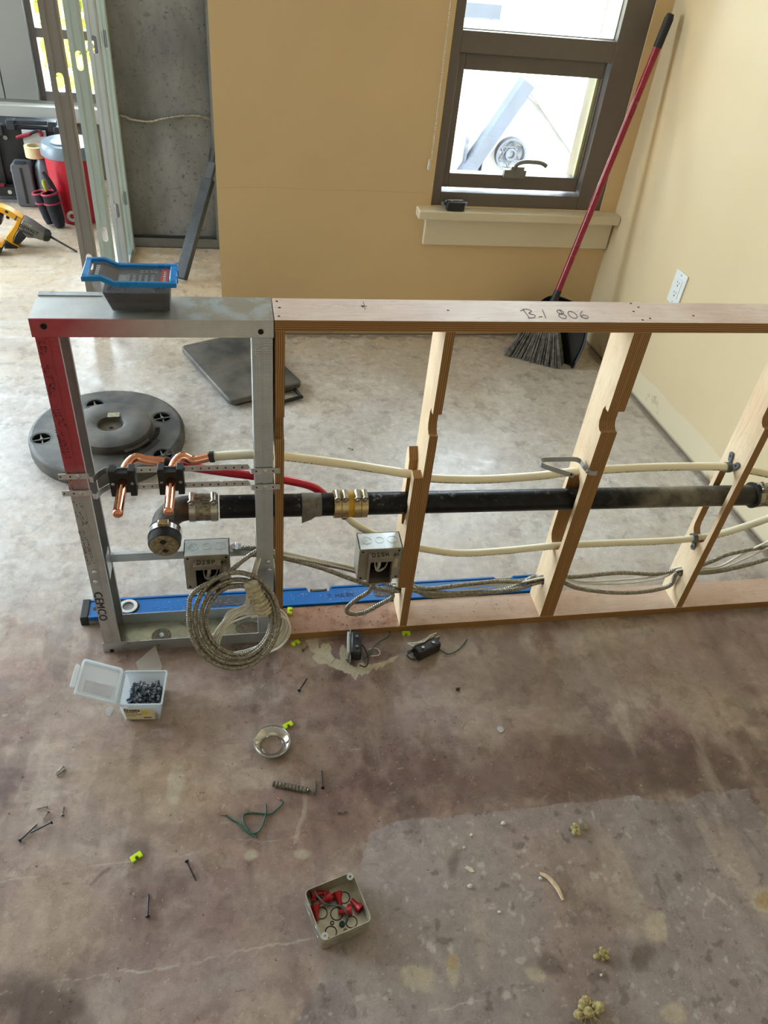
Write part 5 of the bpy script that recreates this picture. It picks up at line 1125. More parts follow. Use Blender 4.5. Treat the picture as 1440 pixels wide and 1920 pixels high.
# ---- bits: slug, wood curl, insulation tufts, crumbs, sawdust
p = G(938, 1368); tag(centre_origin(MB().lathe([(.0085, 0), (.0085, .0014), (0, .0014)], 20, (p.x, p.y, .0002)).build('knockout_slug', m_gal, smooth=40)), 'small round zinc knockout slug lying alone on the floor', 'slug')
p = G(858, 1293); o = MB().ico((p.x, p.y, .003), .0055, 2, .35, random.Random(4), (1, .8, .5)).build('tar_lump', mat('black tar', '1c1614', .5), smooth=60); tag(centre_origin(o), 'small black lump of tar on the brown floor', 'lump')
m_wood = mat('pale wood', 'd8c3a6', .7, c2='c4a988', scale=120)
cp = smoothpath(fw((1012, 1637), (1028, 1645), (1045, 1665), (1056, 1688), z=.003), .004); n_ = len(cp)
o = MB().tube(cp, lambda i: .0052 * (.5 + .5 * math.sin(PI * (i + 1) / (n_ + 1))), 6, flat=(.45, 1)).build('wood_curl', m_wood, smooth=30); tag(centre_origin(o), 'curved pale wood splinter on the grey floor patch', 'splinter')
m_tuft = mat('yellow insulation fibre', 'bfb282', .95, c2='9c8f5e', scale=140, bump=.8, bscale=300)
def tuft(px, py, r, seed, lb):
    rn = random.Random(seed); p = G(px, py); b = MB(); c = Vector((p.x, p.y, r * .5))
    for k in range(16): b.ico(c + Vector((rn.gauss(0, r * .40), rn.gauss(0, r * .34), rn.uniform(-.3, .2) * r)), r * rn.uniform(.18, .42), 2, .16, rn, (1, 1, .75))
    for k in range(60):
        d_ = Vector((rn.gauss(0, 1), rn.gauss(0, 1), rn.gauss(.2, .6))).normalized(); s_ = c + d_ * r * .5; e_ = s_ + d_ * r * rn.uniform(.2, .7) + Vector((rn.gauss(0, r * .2), rn.gauss(0, r * .2), 0)); e_.z = max(e_.z, .001); s_.z = max(s_.z, .001); b.cyl(s_, e_, .0005, .0003, 3)
    for v in b.v: v.z = max(v.z, .0003)
    o = b.build('insulation_tuft', m_tuft); tag(centre_origin(o), lb, 'insulation', 'yellow insulation tufts on the floor')
tuft(1078, 1559, .013, 1, 'yellow insulation tuft on the patch, farthest of the three'); tuft(1098, 1552, .006, 5, 'tiny yellow insulation tuft beside the farthest large one'); tuft(1126, 1792, .012, 2, 'yellow insulation tuft in the middle, smaller than the nearest one'); tuft(1100, 1897, .022, 3, 'big yellow insulation tuft at the bottom edge')
m_plas = mat('white plaster crumb', 'd2ccbe', .9, var=.2, scale=200)
CR = (((943, 1545), .0055, 'white plaster crumb left of the farthest insulation tuft'), ((881, 1663), .0055, 'white plaster crumb below the flat chip'), ((884, 1630), .0, 'flat'), ((1013, 1648), .004, 'white plaster crumb at the left end of the wood splinter'), ((1127, 1829), .003, 'white plaster crumb under the middle insulation tuft'), ((936, 1711), .0035, 'white plaster crumb left of the lower floor marks'), ((884, 1567), .004, 'flat white crumb near the patch edge'), ((870, 1590), .003, 'small white crumb below the patch edge'))
rn = random.Random(6)
for (px, py), r, lb in CR:
    if r == 0:
        p = G(880, 1631); o = MB().prism([(p.x - .009, p.y + .004), (p.x - .004, p.y + .008), (p.x + .006, p.y + .002), (p.x + .009, p.y - .006), (p.x + .002, p.y - .006)], .002, Matrix.Translation((0, 0, .0002))).build('plaster_chip', m_plas); tag(centre_origin(o), 'flat cream plaster chip on the grey patch', 'plaster'); continue
    p = G(px, py); o = MB().ico((p.x, p.y, r * .55), r, 2, .2, rn, (1, .85, .55)).build('plaster_crumb', m_plas, smooth=60); tag(centre_origin(o), lb, 'plaster', 'plaster crumbs on the floor')
rn = random.Random(12); b = MB(); bd = MB()
for k in range(900):
    zone = rn.random()
    if zone < .45: px, py = rn.uniform(420, 900), rn.uniform(1180, 1480)
    elif zone < .8: px, py = rn.uniform(0, 1440), rn.uniform(1240, 1915)
    else: px, py = rn.uniform(560, 1430), rn.uniform(660, 1060)
    p = G(px, py); a = rn.uniform(0, PI); l = rn.uniform(.0008, .0032); tgt = bd if rn.random() < .3 else b; tgt.box((p.x, p.y, .0006), (l, rn.uniform(.0005, .0013), .0009), a)
for k in range(120):
    p = G(rn.uniform(540, 760), rn.uniform(1090, 1125), LT); 
    if LY0 + .01 < p.y < LY1 - .02: b.box((p.x, p.y, LT - .0018), (rn.uniform(.001, .005), .001, .001), rn.uniform(0, PI))
for k in range(60): b.box((rn.uniform(-.30, .0), rn.uniform(LY0 + .008, LY1 - .01), LT - .0018), (rn.uniform(.001, .004), .0009, .001), rn.uniform(0, PI))
tag(b.build('sawdust', mat('pale sawdust', 'cdbb9f', .9, var=.2, scale=300)), 'pale sawdust and crumbs scattered over the floor and level', 'sawdust', kind='stuff')
for k in range(70): bd.box((rn.uniform(.03, .3) if k < 50 else rn.uniform(.35, .65), rn.uniform(.006, .08), T + .0007), (rn.uniform(.0008, .0035), rn.uniform(.0006, .0016), .0010), rn.uniform(0, PI))
tag(bd.build('dark_debris', mat('dark debris', '4d382c', .9, var=.3, scale=300)), 'dark bits of dirt scattered over the floor and sole plate', 'debris', kind='stuff')

# ================================================================== THE ROOM BEHIND
m_bp = mat('dusty black plastic', '353535', .6, c2='635f57', scale=9, bump=.1, bscale=120)
# ---- flat square black stand with a handle
q = [G(341, 648, .035), G(452, 622, .035), G(583, 713, .035), G(428, 752, .035)]
c = sum(q, Vector()) / 4; ex_ = ((q[2] - q[3]) + (q[1] - q[0])) / 2; ey_ = ((q[0] - q[3]) + (q[1] - q[2])) / 2; lx, ly = ex_.length, ey_.length; an = math.atan2(ex_.y, ex_.x)
Mq = M_of(Vector((c.x, c.y, 0)), an); sb = thing('platform_lid', 'flat square dusty black plastic platform with a carry handle', 'platform', M=Mq)
def lq(b, M=Mq): b.v = [M @ v for v in b.v]; return b
lq(MB().prism(rrect(lx, ly, .022, 4), .022, Matrix.Translation((0, 0, .012)))).build('top', m_bp, sb, bevel=.005, seg=3)
lq(MB().prism(rrect(lx - .03, ly - .03, .02, 4), .012, Matrix.Identity(4))).build('skirt', m_rub, sb)
hx = lx * .24; lq(MB().tube([(hx - .042, -ly / 2, .012), (hx - .042, -ly / 2 - .05, .010), (hx + .042, -ly / 2 - .05, .010), (hx + .042, -ly / 2, .012)], .0075, 8)).build('handle', m_rub, sb, smooth=40)
# ---- round black dolly / weighted base
p = G(200, 836, .03); dl = thing('round_base', 'round black plastic base with wheel wells and raised hub', 'round base', (-.475, .862, 0)); dc = Vector((-.475, .862, 0)); Rb = .236
wells = [(-.666, .819), (-.528, 1.005), (-.311, .925), (-.300, .72)]
outer = circ(dc.x, dc.y, Rb - .012, 48); hl = [circ(x, y, .028, 16) for x, y in wells]
MB().prism(outer, .006, Matrix.Translation((0, 0, .047)), hl).build('deck', m_bp, dl)
MB().lathe([(Rb - .012, .053), (Rb - .004, .050), (Rb, .042), (Rb, .012), (Rb - .004, .0), (Rb - .02, .0), (Rb - .014, .045)], 48, dc, closed=True).build('rim', m_bp, dl, smooth=50)
hub = Vector((-.462, .848, 0)); m_hub = m_bp
MB().lathe([(.037, .066), (.040, .082), (.052, .087), (.110, .085), (.123, .080), (.126, .070), (.124, .0535), (.0, .0535), (.0, .066)], 40, hub).build('hub', m_hub, dl, smooth=40)
MB().lathe([(.036, 0), (.036, .002), (.0, .002)], 24, hub + Vector((0, 0, .0655))).build('dusty_cup', mat('dusty cup', '5d574c', .9), dl); MB().lathe([(.006, 0), (.006, .004), (0, .004)], 6, hub + Vector((0, 0, .067))).build('bolt', m_dark, dl)
for x, y in wells:
    MB().lathe([(.028, -.03), (.030, .0), (.033, .0005), (.033, -.03)], 20, (x, y, .053), closed=True).build('wheel_well', m_rub, dl, smooth=40)
    b = MB(); b.box((x, y, .047), (.056, .0035, .004), .3); b.box((x, y, .047), (.0035, .056, .004), .3); b.lathe([(.006, 0), (.005, .004), (0, .005)], 10, (x, y, .048)); b.build('spoke_cross', mat('grey spokes', '6a6a68', .6), dl)
    MB().lathe([(.027, 0), (.027, .001), (0, .001)], 18, (x, y, .012)).build('well_floor', m_dark, dl)
b = MB()
for k in range(14):
    a = -.72 + k * .062; r0 = .140; b.box((hub.x + r0 * math.cos(a), hub.y + r0 * math.sin(a), .0545), (.014, .003, .003), a)
b.build('grip_teeth', m_rub, dl)['kind'] = 'stuff'
b = MB(); aa = [-1.25 + k * .07 for k in range(14)]; b.tube([(hub.x + .150 * math.cos(a), hub.y + .150 * math.sin(a), .0535) for a in aa], .010, 6, flat=(.25, 1)); b.build('slot', m_ink, dl)
b = MB(); b.tube([(hub.x + .131 * math.cos(a), hub.y + .131 * math.sin(a), .0625) for a in aa[1:-2]], .006, 6); b.build('hub_lug', m_bp, dl)
q = G(213, 778, .087); MB().box((q.x, q.y, .0876), (.036, .024, .0008), .05).build('sticker', mat('faded sticker', 'a9a287', .7, c2='7e7862', scale=90), dl)

# ---- angled broom with its dustpan in the corner
m_redh = mat('red broom handle', '8c1226', .28, var=.15, scale=10); m_bris = mat('grey dusty bristles', '444240', .9, c2='77716a', scale=60)
br = thing('broom', 'angled broom with a red handle leaning in the corner', 'broom', (1.16, 1.36, 0))
ht = PY(1258, 26, 1.515); hb_ = Vector((1.165, 1.395, .245)); gt = hb_.lerp(ht, .90)
MB().tube([hb_, gt], .0125, 14).build('handle', m_redh, br, smooth=50); MB().tube([gt, hb_.lerp(ht, .985), ht], lambda i: (.0145, .0150, .011)[i], 14).build('grip', m_rub, br, smooth=50)
MB().tube([hb_ + (hb_ - ht) * .06, hb_, hb_ + (ht - hb_) * .05], lambda i: (.02, .017, .0135)[i], 12).build('socket', m_rub, br, smooth=50)
e0, e1 = Vector((1.030, 1.430, .004)), Vector((1.232, 1.318, .004)); t0, t1 = Vector((1.115, 1.440, .165)), Vector((1.205, 1.385, .150))
hd = MB(); du = (t1 - t0).normalized(); nn = Vector((-du.y, du.x, 0)); hd.add([t0 + nn * s * .02 + Vector((0, 0, z)) - du * .012 for s in (-1, 1) for z in (-.01, .03)] + [t1 + nn * s * .02 + Vector((0, 0, z)) + du * .012 for s in (-1, 1) for z in (-.01, .03)] , [(0, 1, 3, 2), (4, 5, 7, 6), (0, 1, 5, 4), (2, 3, 7, 6), (0, 2, 6, 4), (1, 3, 7, 5)]); hd.tube(smoothpath([t0 + Vector((0, 0, .02)), hb_ + Vector((0, 0, -.03)), t1 + Vector((0, 0, .02))], .02), .013, 8)
hd.build('head', m_rub, br, bevel=.003)
rn = random.Random(7); b = MB()
for r_ in range(5):
    for k in range(34):
        u = k / 33; off = nn * (r_ - 2) * .0085; s_ = t0.lerp(t1, u) + off * .8; f_ = e0.lerp(e1, u) + off * 1.4 + Vector((rn.uniform(-.004, .004), rn.uniform(-.004, .004), 0)); f_.z = rn.uniform(.001, .006)
        m1 = s_.lerp(f_, .5) + Vector((rn.uniform(-.003, .003), rn.uniform(-.003, .003), 0)); b.tube([s_, m1, f_], lambda i: (.0022, .0030, .0034)[i], 5)
b.build('bristles', m_bris, br)['kind'] = 'stuff'
m_gloss = mat('glossy black plastic', '101216', .2, var=.1, spec=.6)
dpn = thing('dustpan', 'glossy black dustpan standing behind the broom', 'dustpan', (1.29, 1.40, 0))
pd0, pd1 = Vector((1.105, 1.475, .0)), Vector((1.268, 1.302, .0)); ud = (pd1 - pd0).normalized(); nd = Vector((-ud.y, ud.x, 0)); 
Mp = frame(ud, (nd * .18 + Vector((0, 0, 1))).normalized(), (ud.cross((nd * .18 + Vector((0, 0, 1))).normalized())), pd0 + nd * .02 + Vector((0, 0, .002)))
wd_ = (pd1 - pd0).length; outl = [(0, 0), (wd_, 0), (wd_ + .012, .10), (wd_ - .005, .19), (wd_ * .75, .235), (wd_ * .3, .235), (.02, .18), (-.01, .09)]
MB().prism(outl, .004, Mp).build('pan', m_gloss, dpn, bevel=.001); 
lipp = [Mp @ Vector((x, y, .012)) for x, y in outl[1:] + outl[:1]]; MB().tube(smoothpath(lipp, .012), .011, 8, flat=(1, .5)).build('rim', m_gloss, dpn, smooth=50)

# ---- wall outlet on the side wall
ow = lambda s, z: o0 + d * s + Vector((0, 0, z)); sO = (1.585 - 1.060) / math.cos(RA)
Mo = frame(d, (0, 0, 1), -nrm, ow(sO, .462)); out = thing('wall_outlet', 'white double outlet on the side wall', 'outlet', M=Mo)
lq(MB().prism(rrect(.070, .115, .004, 3), .006, Matrix.Identity(4)), Mo).build('cover_plate', mat('white outlet plastic', 'd9dcd8', .35, var=.03), out, bevel=.0018)
lq(MB().prism(rrect(.033, .067, .003, 3), .0015, Matrix.Translation((0, 0, .006))), Mo).build('face', mat('white outlet plastic', 'd9dcd8'), out)
for sz_ in (-.018, .018):
    for x, y, w_, h_ in ((-.006, .004, .0022, .008), (.006, .004, .0022, .007), (.0, -.007, .005, .005)): lq(MB().bb(x - w_ / 2, x + w_ / 2, sz_ + y - h_ / 2, sz_ + y + h_ / 2, .0072, .0078), Mo).build('slot', m_dark, out)
for y in (-.048, .048): lq(MB().lathe([(.003, 0), (.003, .001), (0, .001)], 10, (0, y, .006)), Mo).build('screw', m_gal, out)

# ---- blind chain beside the window
bc = thing('blind_chain', 'white beaded blind chain hanging beside the window', 'chain', (.665, 1.568, .69)); m_beadw = mat('white bead plastic', 'd5cfc2', .5)
z = .700; b = MB()
while z < 1.75: b.ico((.6445 + .006 * math.sin(z * 2), 1.574, z), .0030, 1); z += .0066
b.build('beads', m_beadw, bc)['kind'] = 'stuff'; MB().tube([(.6445, 1.574, .700), (.6445, 1.574, .69), (.6445, 1.574, .668), (.6445, 1.574, .664)], lambda i: (.003, .0055, .006, .004)[i], 10).build('pull', m_beadw, bc, smooth=50)

# ---- alcove: furring channel around the concrete, a stray cable, a dark stand leg
m_fur = steel('dull steel channel', '8a8e90', .42)
ff = thing('furring_frame', 'dull steel channel framing the concrete alcove', 'channel', (-.33, 2.46, 0))
MB().bb(-.515, -.111, 2.434, 2.474, 0, .003).bb(-.515, -.111, 2.434, 2.4355, 0, .045).bb(-.515, -.111, 2.4725, 2.474, 0, .045).build('bottom_channel', m_fur, ff)
MB().bb(-.560, -.520, 2.434, 2.4355, 0, 2.69).bb(-.5216, -.520, 2.4355, 2.474, 0, 2.69).bb(-.56, -.548, 2.4355, 2.474, 0, 2.69).build('side_channel', steel('dimpled dull channel', '8a8e90', .42, dots=.006), ff)
MB().bb(-.130, -.1105, 2.434, 2.4355, .046, 2.69).bb(-.1306, -.129, 2.4355, 2.474, .046, 2.69).build('side_channel', m_fur, ff)
ac = armour([PY(x, y, 2.452) for x, y in ((214, 214), (236, 219), (248, 224), (280, 228), (310, 222), (345, 217), (375, 218), (398, 226))], .0065, 'alcove_cable', None, m_mc); tag(centre_origin(ac), 'armoured cable crossing the concrete in the alcove', 'cable')
lg = thing('stand_leg', 'dark square plastic leg leaning in the alcove corner', 'stand leg', (-.29, 2.06, 0))
f0 = Vector((-.292, 2.050, .008)); f1 = Vector((-.152, 2.300, .365)); ml = mat('charcoal plastic', '24272a', .55, c2='34383b', scale=30)
dv = (f1 - f0).normalized(); sx_ = Vector((dv.y, -dv.x, 0)).normalized(); ny_ = dv.cross(sx_)
def stick(a, b_, w_, h_, name, mm, **k):
    vs = [q_ + sx_ * s * w_ / 2 + ny_ * t_ * h_ / 2 for q_ in (a, b_) for s, t_ in ((-1, -1), (1, -1), (1, 1), (-1, 1))]
    return MB().add(vs, [(0, 1, 2, 3), (4, 5, 6, 7), (0, 1, 5, 4), (1, 2, 6, 5), (2, 3, 7, 6), (3, 0, 4, 7)]).build(name, mm, lg, **k)
stick(f0 + dv * .012, f1, .050, .030, 'leg', ml, bevel=.003); stick(f1 - dv * .03, f1 + dv * .075, .034, .018, 'socket', mat('grey worn plastic', '45484a', .6), bevel=.003)
stick(f0 + dv * .05 - sx_ * .026, f0 + dv * .075 - sx_ * .026, .02, .016, 'latch', ml, bevel=.002)
MB().cyl(f1 + dv * .02 - sx_ * .012, f1 + dv * .135 - sx_ * .030, .005, .003, 8).build('prong', ml, lg); MB().cyl(f1 + dv * .05 + sx_ * .006, f1 + dv * .15 - sx_ * .008, .005, .003, 8).build('prong', ml, lg)

# ---- row of steel studs running back to the alcove
def punched_stud(xl, y0, w_, fl, hole_z, label, mm, opening=1, zt=2.69):
    root = thing('steel_stud', label, 'steel stud', (xl + w_ / 2, y0 + fl / 2, 0), group='upright steel studs left of the alcove'); th = .0014
    MB().prism([(xl, .0), (xl + w_, .0), (xl + w_, zt), (xl, zt)], th, XZ(y0 + th), [slot(xl + w_ * .55, z_, .022 if True else .03, .062, 4) for z_ in hole_z]).build('web', mm, root)
    MB().bb(xl, xl + th, y0 + th, y0 + fl, 0, zt).build('flange', mm, root); MB().bb(xl + w_ - th, xl + w_, y0 + th, y0 + fl, 0, zt).build('flange', mm, root)
    MB().bb(xl + th, xl + .010, y0 + fl - th, y0 + fl, 0, zt).bb(xl + w_ - .010, xl + w_ - th, y0 + fl - th, y0 + fl, 0, zt).build('lip', mm, root)
    xr = xl + w_ * .26; MB().bb(xr, xr + .004, y0 - .0012, y0, .0, zt).build('rib', mm, root); xr = xl + w_ * .80; MB().bb(xr, xr + .004, y0 - .0012, y0, .0, zt).build('rib', mm, root)
m_s1 = mat('warm grey stud steel', '8f8a86', .42, .3, var=.05, scale=6); m_s2 = mat('greenish stud steel', 'b4c3be', .38, .35, var=.05, scale=6); m_s3 = mat('pale stud steel', 'bcc2c4', .38, .35, var=.05, scale=6)
za = PY(107, 155, 1.6).z; zb_ = PY(168, 490, 1.6).z
punched_stud(-.606, 1.594, .053, .034, (za, zb_), 'warm grey steel stud standing nearest the screw tub', m_s1)
for yv, (pl_, pr_), hs, lb, mm in ((1.92, (125, 154), (147, 114), 'greenish steel stud second in the row from the near one', m_s2), (2.16, (162, 184), (176, 84), 'pale steel stud third in the row from the near one', m_s3), (2.34, (187, 202), (190, 72), 'pale steel stud last in the row before the concrete', m_s2)):
    a, c = PY(pl_, 60, yv).x, PY(pr_, 60, yv).x; zz_ = PY(hs[0], hs[1], yv).z
    punched_stud(a, yv, max(c - a, .03), .034, (zz_, max(zz_ - .61, .2)), lb, mm)
bt = thing('floor_track', 'steel floor track under the row of studs', 'track', (-.56, 2.1, 0)); 
MB().bb(-.612, -.515, 1.66, 2.43, .0, .0012).bb(-.613, -.6118, 1.66, 2.43, 0, .028).bb(-.5152, -.514, 1.66, 2.43, 0, .028).build('track', m_s3, bt)

# ---- tools in the far left
m_case = mat('black tool case', '16181b', .5, var=.25, scale=20); m_casel = mat('bluish black latch', '2b3037', .4)
tc = thing('tool_case', 'large black tool case standing under the ledge', 'tool case', (-1.05, 3.1, 0)); cx0, cx1 = -1.30, -.865
MB().prism(rrect(cx1 - cx0, .345, .03, 3, (cx0 + cx1) / 2, .1735), .16, XZ(3.19)).build('shell', m_case, tc, bevel=.006)
for x in (-1.18, -1.02, -.90): MB().bb(x - .012, x + .012, 3.018, 3.0299, .02, .33).build('rib', m_case, tc, bevel=.003)
for x in (-1.095, -.905): MB().bb(x - .02, x + .02, 3.02, 3.07, .325, .372).build('handle_mount', m_casel, tc, bevel=.004)
MB().bb(-1.08, -.92, 3.03, 3.055, .352, .372).build('handle', m_casel, tc, bevel=.004)
for x in (-1.165, -.868): MB().bb(x - .03, x + .03, 3.012, 3.05, .30, .352).build('latch', m_casel, tc, bevel=.004)
for px, py in ((10, 258), (106, 262), (23, 319)):
    q = PY(px, py, 3.028); MB().lathe([(.010, 0), (.010, .003), (.006, .003), (.006, .001), (0, .001)], 12, q, (0, -1, 0)).build('rivet', mat('pale rivet', '8d9095', .4, .6), tc)
MB().bb(-1.045, -.935, 3.004, 3.010, .255, .335).build('label', mat('white case label', 'c9cbd2', .5), tc)
pl_ = thing('pliers', 'pliers with red handles tucked over the black tool case', 'pliers', (-1.0, 3.0, .27)); m_rh = mat('dark red grip', '8e1730', .35)
Q = lambda x, y, Y=2.996: PY(x / 6.4, 200 + y / 6.4, Y)
MB().tube(smoothpath([Q(200, 375), Q(240, 360), Q(300, 345), Q(360, 330)], .006), lambda i: .009, 8).build('grip', m_rh, pl_, smooth=50); MB().tube(smoothpath([Q(500, 355), Q(490, 320), Q(460, 290)], .006), .009, 8).build('grip', m_rh, pl_, smooth=50)
MB().tube([Q(350, 332), Q(400, 305), Q(450, 290), Q(500, 300)], .007, 7).build('jaw', m_dark, pl_, smooth=50)
# grey hard case with a jug behind, tape roll on the jug
m_gc = mat('grey case plastic', '5a5f66', .45, var=.1, scale=12); m_jug = mat('blue grey jug plastic', '66707a', .4, var=.1, scale=12)
gc = thing('grey_case', 'upright grey moulded case in front of the black tool case', 'case', (-1.03, 2.9, 0))
MB().prism(rrect(.094, .205, .016, 4, -1.060, .1035), .085, XZ(2.985)).build('shell', m_gc, gc, bevel=.006, seg=3); MB().bb(-1.065, -1.055, 2.897, 2.8995, .02, .19).build('seam', m_dark, gc); MB().bb(-1.086, -1.036, 2.8999, 2.93, .206, .213).build('latch', m_casel, gc, bevel=.002)
jg = thing('jug', 'blue grey plastic jug behind the grey case', 'jug', (-.985, 3.0 - .03, 0))
MB().lathe([(.0, .0), (.040, .0), (.046, .008), (.046, .165), (.040, .19), (.026, .212), (.024, .226), (.0, .226)], 20, (-.962, 3.000 - .048, 0)).build('body', m_jug, jg, smooth=45)
MB().lathe([(.026, .222), (.027, .224), (.027, .232), (0, .232)], 16, (-.962, 3.000 - .048, 0)).build('cap', m_casel, jg, smooth=45)
q = PY(62, 298, 2.92); tag(centre_origin(MB().lathe([(.034, 0), (.050, 0), (.050, .050), (.034, .050)], 28, (-.985, 2.945, .2335), closed=True).build('tape_roll', mat('cream masking tape', 'd2c39a', .6, c2='c2b288', scale=60), smooth=40)), 'cream masking tape roll resting on the jug', 'tape roll')
# red bucket with lid and tool pouch
m_redb = mat('red bucket plastic', 'b3152a', .4, var=.12, scale=6); m_lidg = mat('blue grey bucket lid', '6b7883', .35, var=.08)
bk = thing('bucket', 'red bucket with a blue grey lid', 'bucket', (-.795, 2.77, 0)); bc_ = (-.795, 2.785, 0)
MB().lathe([(.0, 0), (.100, .0), (.104, .004), (.122, .335), (.0, .335)], 32, bc_).build('pail', m_redb, bk, smooth=40)
MB().lathe([(.124, .300), (.132, .304), (.132, .338), (.118, .356), (.06, .360), (0, .360)], 32, bc_).build('lid', m_lidg, bk, smooth=40)
MB().prism(circ(0, 0, .055, 24), .004, Matrix.Translation((bc_[0] - .02, bc_[1] - .03, .3600))).build('lid_panel', mat('pale lid panel', '93a3b0', .4), bk)
q = PY(136, 405, 2.68); MB().lathe([(.026, 0), (.026, .002), (.012, .002), (.012, 0)], 20, (q.x, 2.676, q.z), (0, -1, .05), closed=True).build('round_sticker', mat('white round sticker', 'c9c9c2', .5), bk)
tp_ = thing('tool_pouch', 'black fabric tool pouch with red piping hung on the bucket', 'tool pouch', (-.87, 2.68, 0)); m_fab = mat('navy black fabric', '15161d', .9, c2='23242c', scale=90); m_pip = mat('dark red piping', '9c1b38', .6)
def pocket(x, y, z0, z1, r, lean):
    b = MB(); b.lathe([(.0, z0), (r * .62, z0), (r * .85, z0 + .03), (r, z1 - .02), (r, z1), (r - .004, z1), (r - .004, z1 - .03), (0, z1 - .03)], 16, (0, 0, 0)); M_ = Matrix.Translation((x, y, 0)) @ Matrix.Shear('XY', 4, (0, 0)) @ Matrix.Rotation(lean, 4, 'Y'); b.v = [M_ @ v for v in b.v]; po = b.build('pocket', m_fab, tp_, smooth=50)
    c_ = [M_ @ Vector((r * math.cos(a), r * math.sin(a), z1 - .002)) for a in [2 * PI * k / 18 for k in range(18)]]; MB().tube(c_, .005, 6, closed=True).build('piping', m_pip, po, smooth=50)
    c_ = [M_ @ Vector(((r + .001) * math.cos(a), (r + .001) * math.sin(a), z1 - .045)) for a in [2 * PI * k / 18 for k in range(18)]]; MB().tube(c_, .004, 6, closed=True).build('piping', m_pip, po, smooth=50)
pocket(-.872, 2.648, .006, .165, .036, -.14); pocket(-.916, 2.668, .012, .160, .030, -.18)
for (px, py, px2, py2, mm, nm, lb, r_) in ((84, 350, 80, 338, mat('lime screwdriver grip', 'b9c62a', .35), 'screwdriver', 'screwdriver with a lime grip standing in the tool pouch', .008), (96, 345, 80, 322, m_dev, 'knife', 'black handled knife standing in the tool pouch', .011)):
    a, c = PY(px, py, 2.66), PY(px2, py2, 2.66); o = MB().tube([a + (a - c) * .8, a, a.lerp(c, .6), c], lambda i: (r_ * .4, r_, r_, r_ * .7)[i], 10).build(nm, mm, smooth=50); tag(centre_origin(o), lb, 'hand tool')
# small black carton on a grey board
q = G(20, 376); tag(centre_origin(MB().bb(-1.30, -1.085, 2.99, 3.012, .0, .03).bb(-1.30, -1.085, 2.955, 2.99, .0, .012).build('grey_board', mat('dirty grey board', '77767a', .6, c2='8d8a84', scale=20))), 'dirty grey board lying in front of the black tool case', 'board')
kb = thing('small_carton', 'small black carton with a pale round mark on the grey board', 'carton', (-1.18, 2.98, .03)); MB().bb(-1.245, -1.120, 2.958, 3.010, .0305, .075).build('carton', m_case, kb, bevel=.002)
q = PY(17, 354, 2.957); MB().lathe([(.010, 0), (.010, .0008), (0, .0008)], 14, (q.x, 2.9578, .052), (0, -1, 0)).build('round_mark', mat('pale print mark', 'b8b8b2', .6), kb)
MB().bb(-1.20, -1.17, 2.965, 2.995, .0755, .082).build('red_top', m_rh, kb)

# ---- yellow rotary hammer on the floor
m_yt = mat('yellow tool plastic', 'e0a019', .4, var=.08); m_gt = mat('grey gear housing', '6d6c66', .4, .3)
dr = thing('rotary_hammer', 'yellow cordless rotary hammer with a long bit', 'power tool', (-1.0, 2.43, 0)); YD = 2.42
E_ = lambda x, y: PY(x / 9, 370 + y / 9, YD)
def slab(name, pts_, th, mm, off=0.0, par=dr, bev=.004): 
    return MB().prism([(E_(x, y).x, E_(x, y).z) for x, y in pts_], th, XZ(YD + th / 2 - off)).build(name, mm, par, bevel=bev)
slab('handle', [(-60, 130), (20, 130), (170, 190), (300, 270), (400, 330), (360, 420), (240, 340), (100, 260), (20, 220), (-60, 240)], .052, m_yt)
slab('strut', [(300, 340), (380, 370), (330, 500), (250, 660), (250, 740), (350, 790), (300, 830), (120, 690), (105, 640), (200, 520), (270, 410)], .048, m_yt)
slab('rear_grip', [(-60, 230), (10, 240), (60, 300), (40, 420), (-60, 520)], .046, m_dev)
slab('gear_housing', [(400, 330), (570, 430), (640, 480), (770, 570), (740, 690), (620, 650), (480, 640), (340, 480)], .066, m_gt)
slab('motor_body', [(345, 490), (490, 590), (440, 660), (340, 760), (240, 720), (270, 600)], .060, m_dev)
slab('battery', [(100, 700), (320, 800), (300, 880), (200, 885), (90, 830)], .075, m_dev)
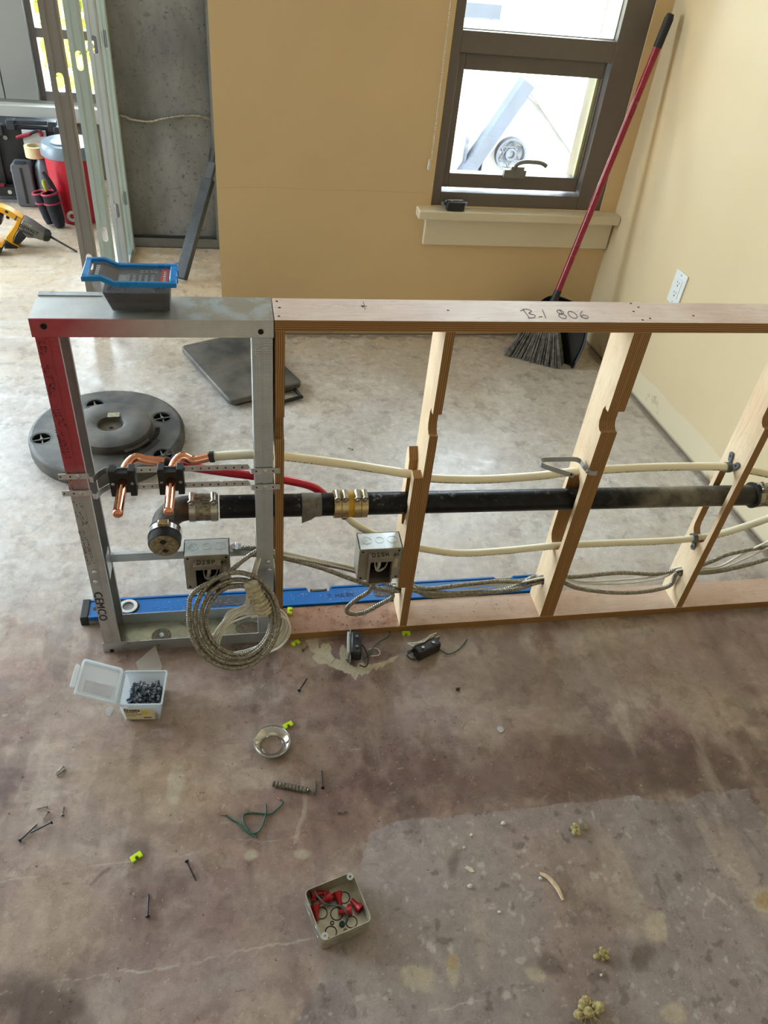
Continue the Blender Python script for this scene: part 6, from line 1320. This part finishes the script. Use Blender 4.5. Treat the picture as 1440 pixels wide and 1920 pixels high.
slab('trigger', [(110, 290), (165, 310), (160, 370), (105, 345)], .02, m_dev)
slab('switch', [(100, 170), (170, 205), (150, 245), (90, 215)], .056, m_dev)
slab('collar', [(290, 270), (310, 285), (270, 360), (250, 340)], .058, m_dev)
b = MB()
for k in range(6):
    x, y = 412 + k * 26, 345 + k * 15; b.prism([(E_(x, y).x, E_(x, y).z), (E_(x + 10, y + 6).x, E_(x + 10, y + 6).z), (E_(x + 2, y + 40).x, E_(x + 2, y + 40).z), (E_(x - 8, y + 34).x, E_(x - 8, y + 34).z)], .070, XZ(YD + .035))
b.build('vents', mat('pale vent', 'b8b7b0', .5), dr)['kind'] = 'stuff'
a, c = E_(500, 500), E_(575, 535); ux_ = Vector((c.x - a.x, 0, c.z - a.z)).normalized(); uz_ = Vector((-ux_.z, 0, ux_.x)); text_mesh('lettering', 'DEWALT', .020, frame(ux_, uz_, (0, -1, 0), (E_(510, 500).x, YD - .0335, E_(510, 500).z)), m_ink, dr, bold=.0006)
b = MB()
for k in range(2): p_ = E_(490 + k * -8, 545 + k * 22); b.box((p_.x, YD - .0335, p_.z), (.05, .0008, .004), Matrix((ux_, (0, 1, 0), uz_)).transposed() if False else frame(ux_, (0, 1, 0), uz_, (0, 0, 0)).to_3x3())
b.build('stripe', m_ink, dr)['kind'] = 'stuff'
a, c = E_(755, 630), E_(845, 660); MB().tube([a, a.lerp(c, .8), c + (c - a) * .15], lambda i: (.030, .026, .016)[i], 16).build('chuck', m_dev, dr, smooth=40)
tip = Vector(G(144, 472, .004)); MB().tube([c, c.lerp(tip, .25), tip], lambda i: (.0065, .0045, .0045)[i], 8).build('bit', mat('dark drill bit', '3a332c', .4, .6), dr, smooth=40)
d2 = thing('drill', 'second yellow cordless tool cut off by the left edge', 'power tool', (-1.12, 2.30, 0))
YD = 2.33; slab('body', [(-90, 700), (20, 720), (80, 760), (60, 800), (-90, 900)], .06, m_yt, par=d2); slab('battery', [(-90, 830), (40, 800), (60, 850), (30, 900), (-90, 930)], .07, m_dev, par=d2)
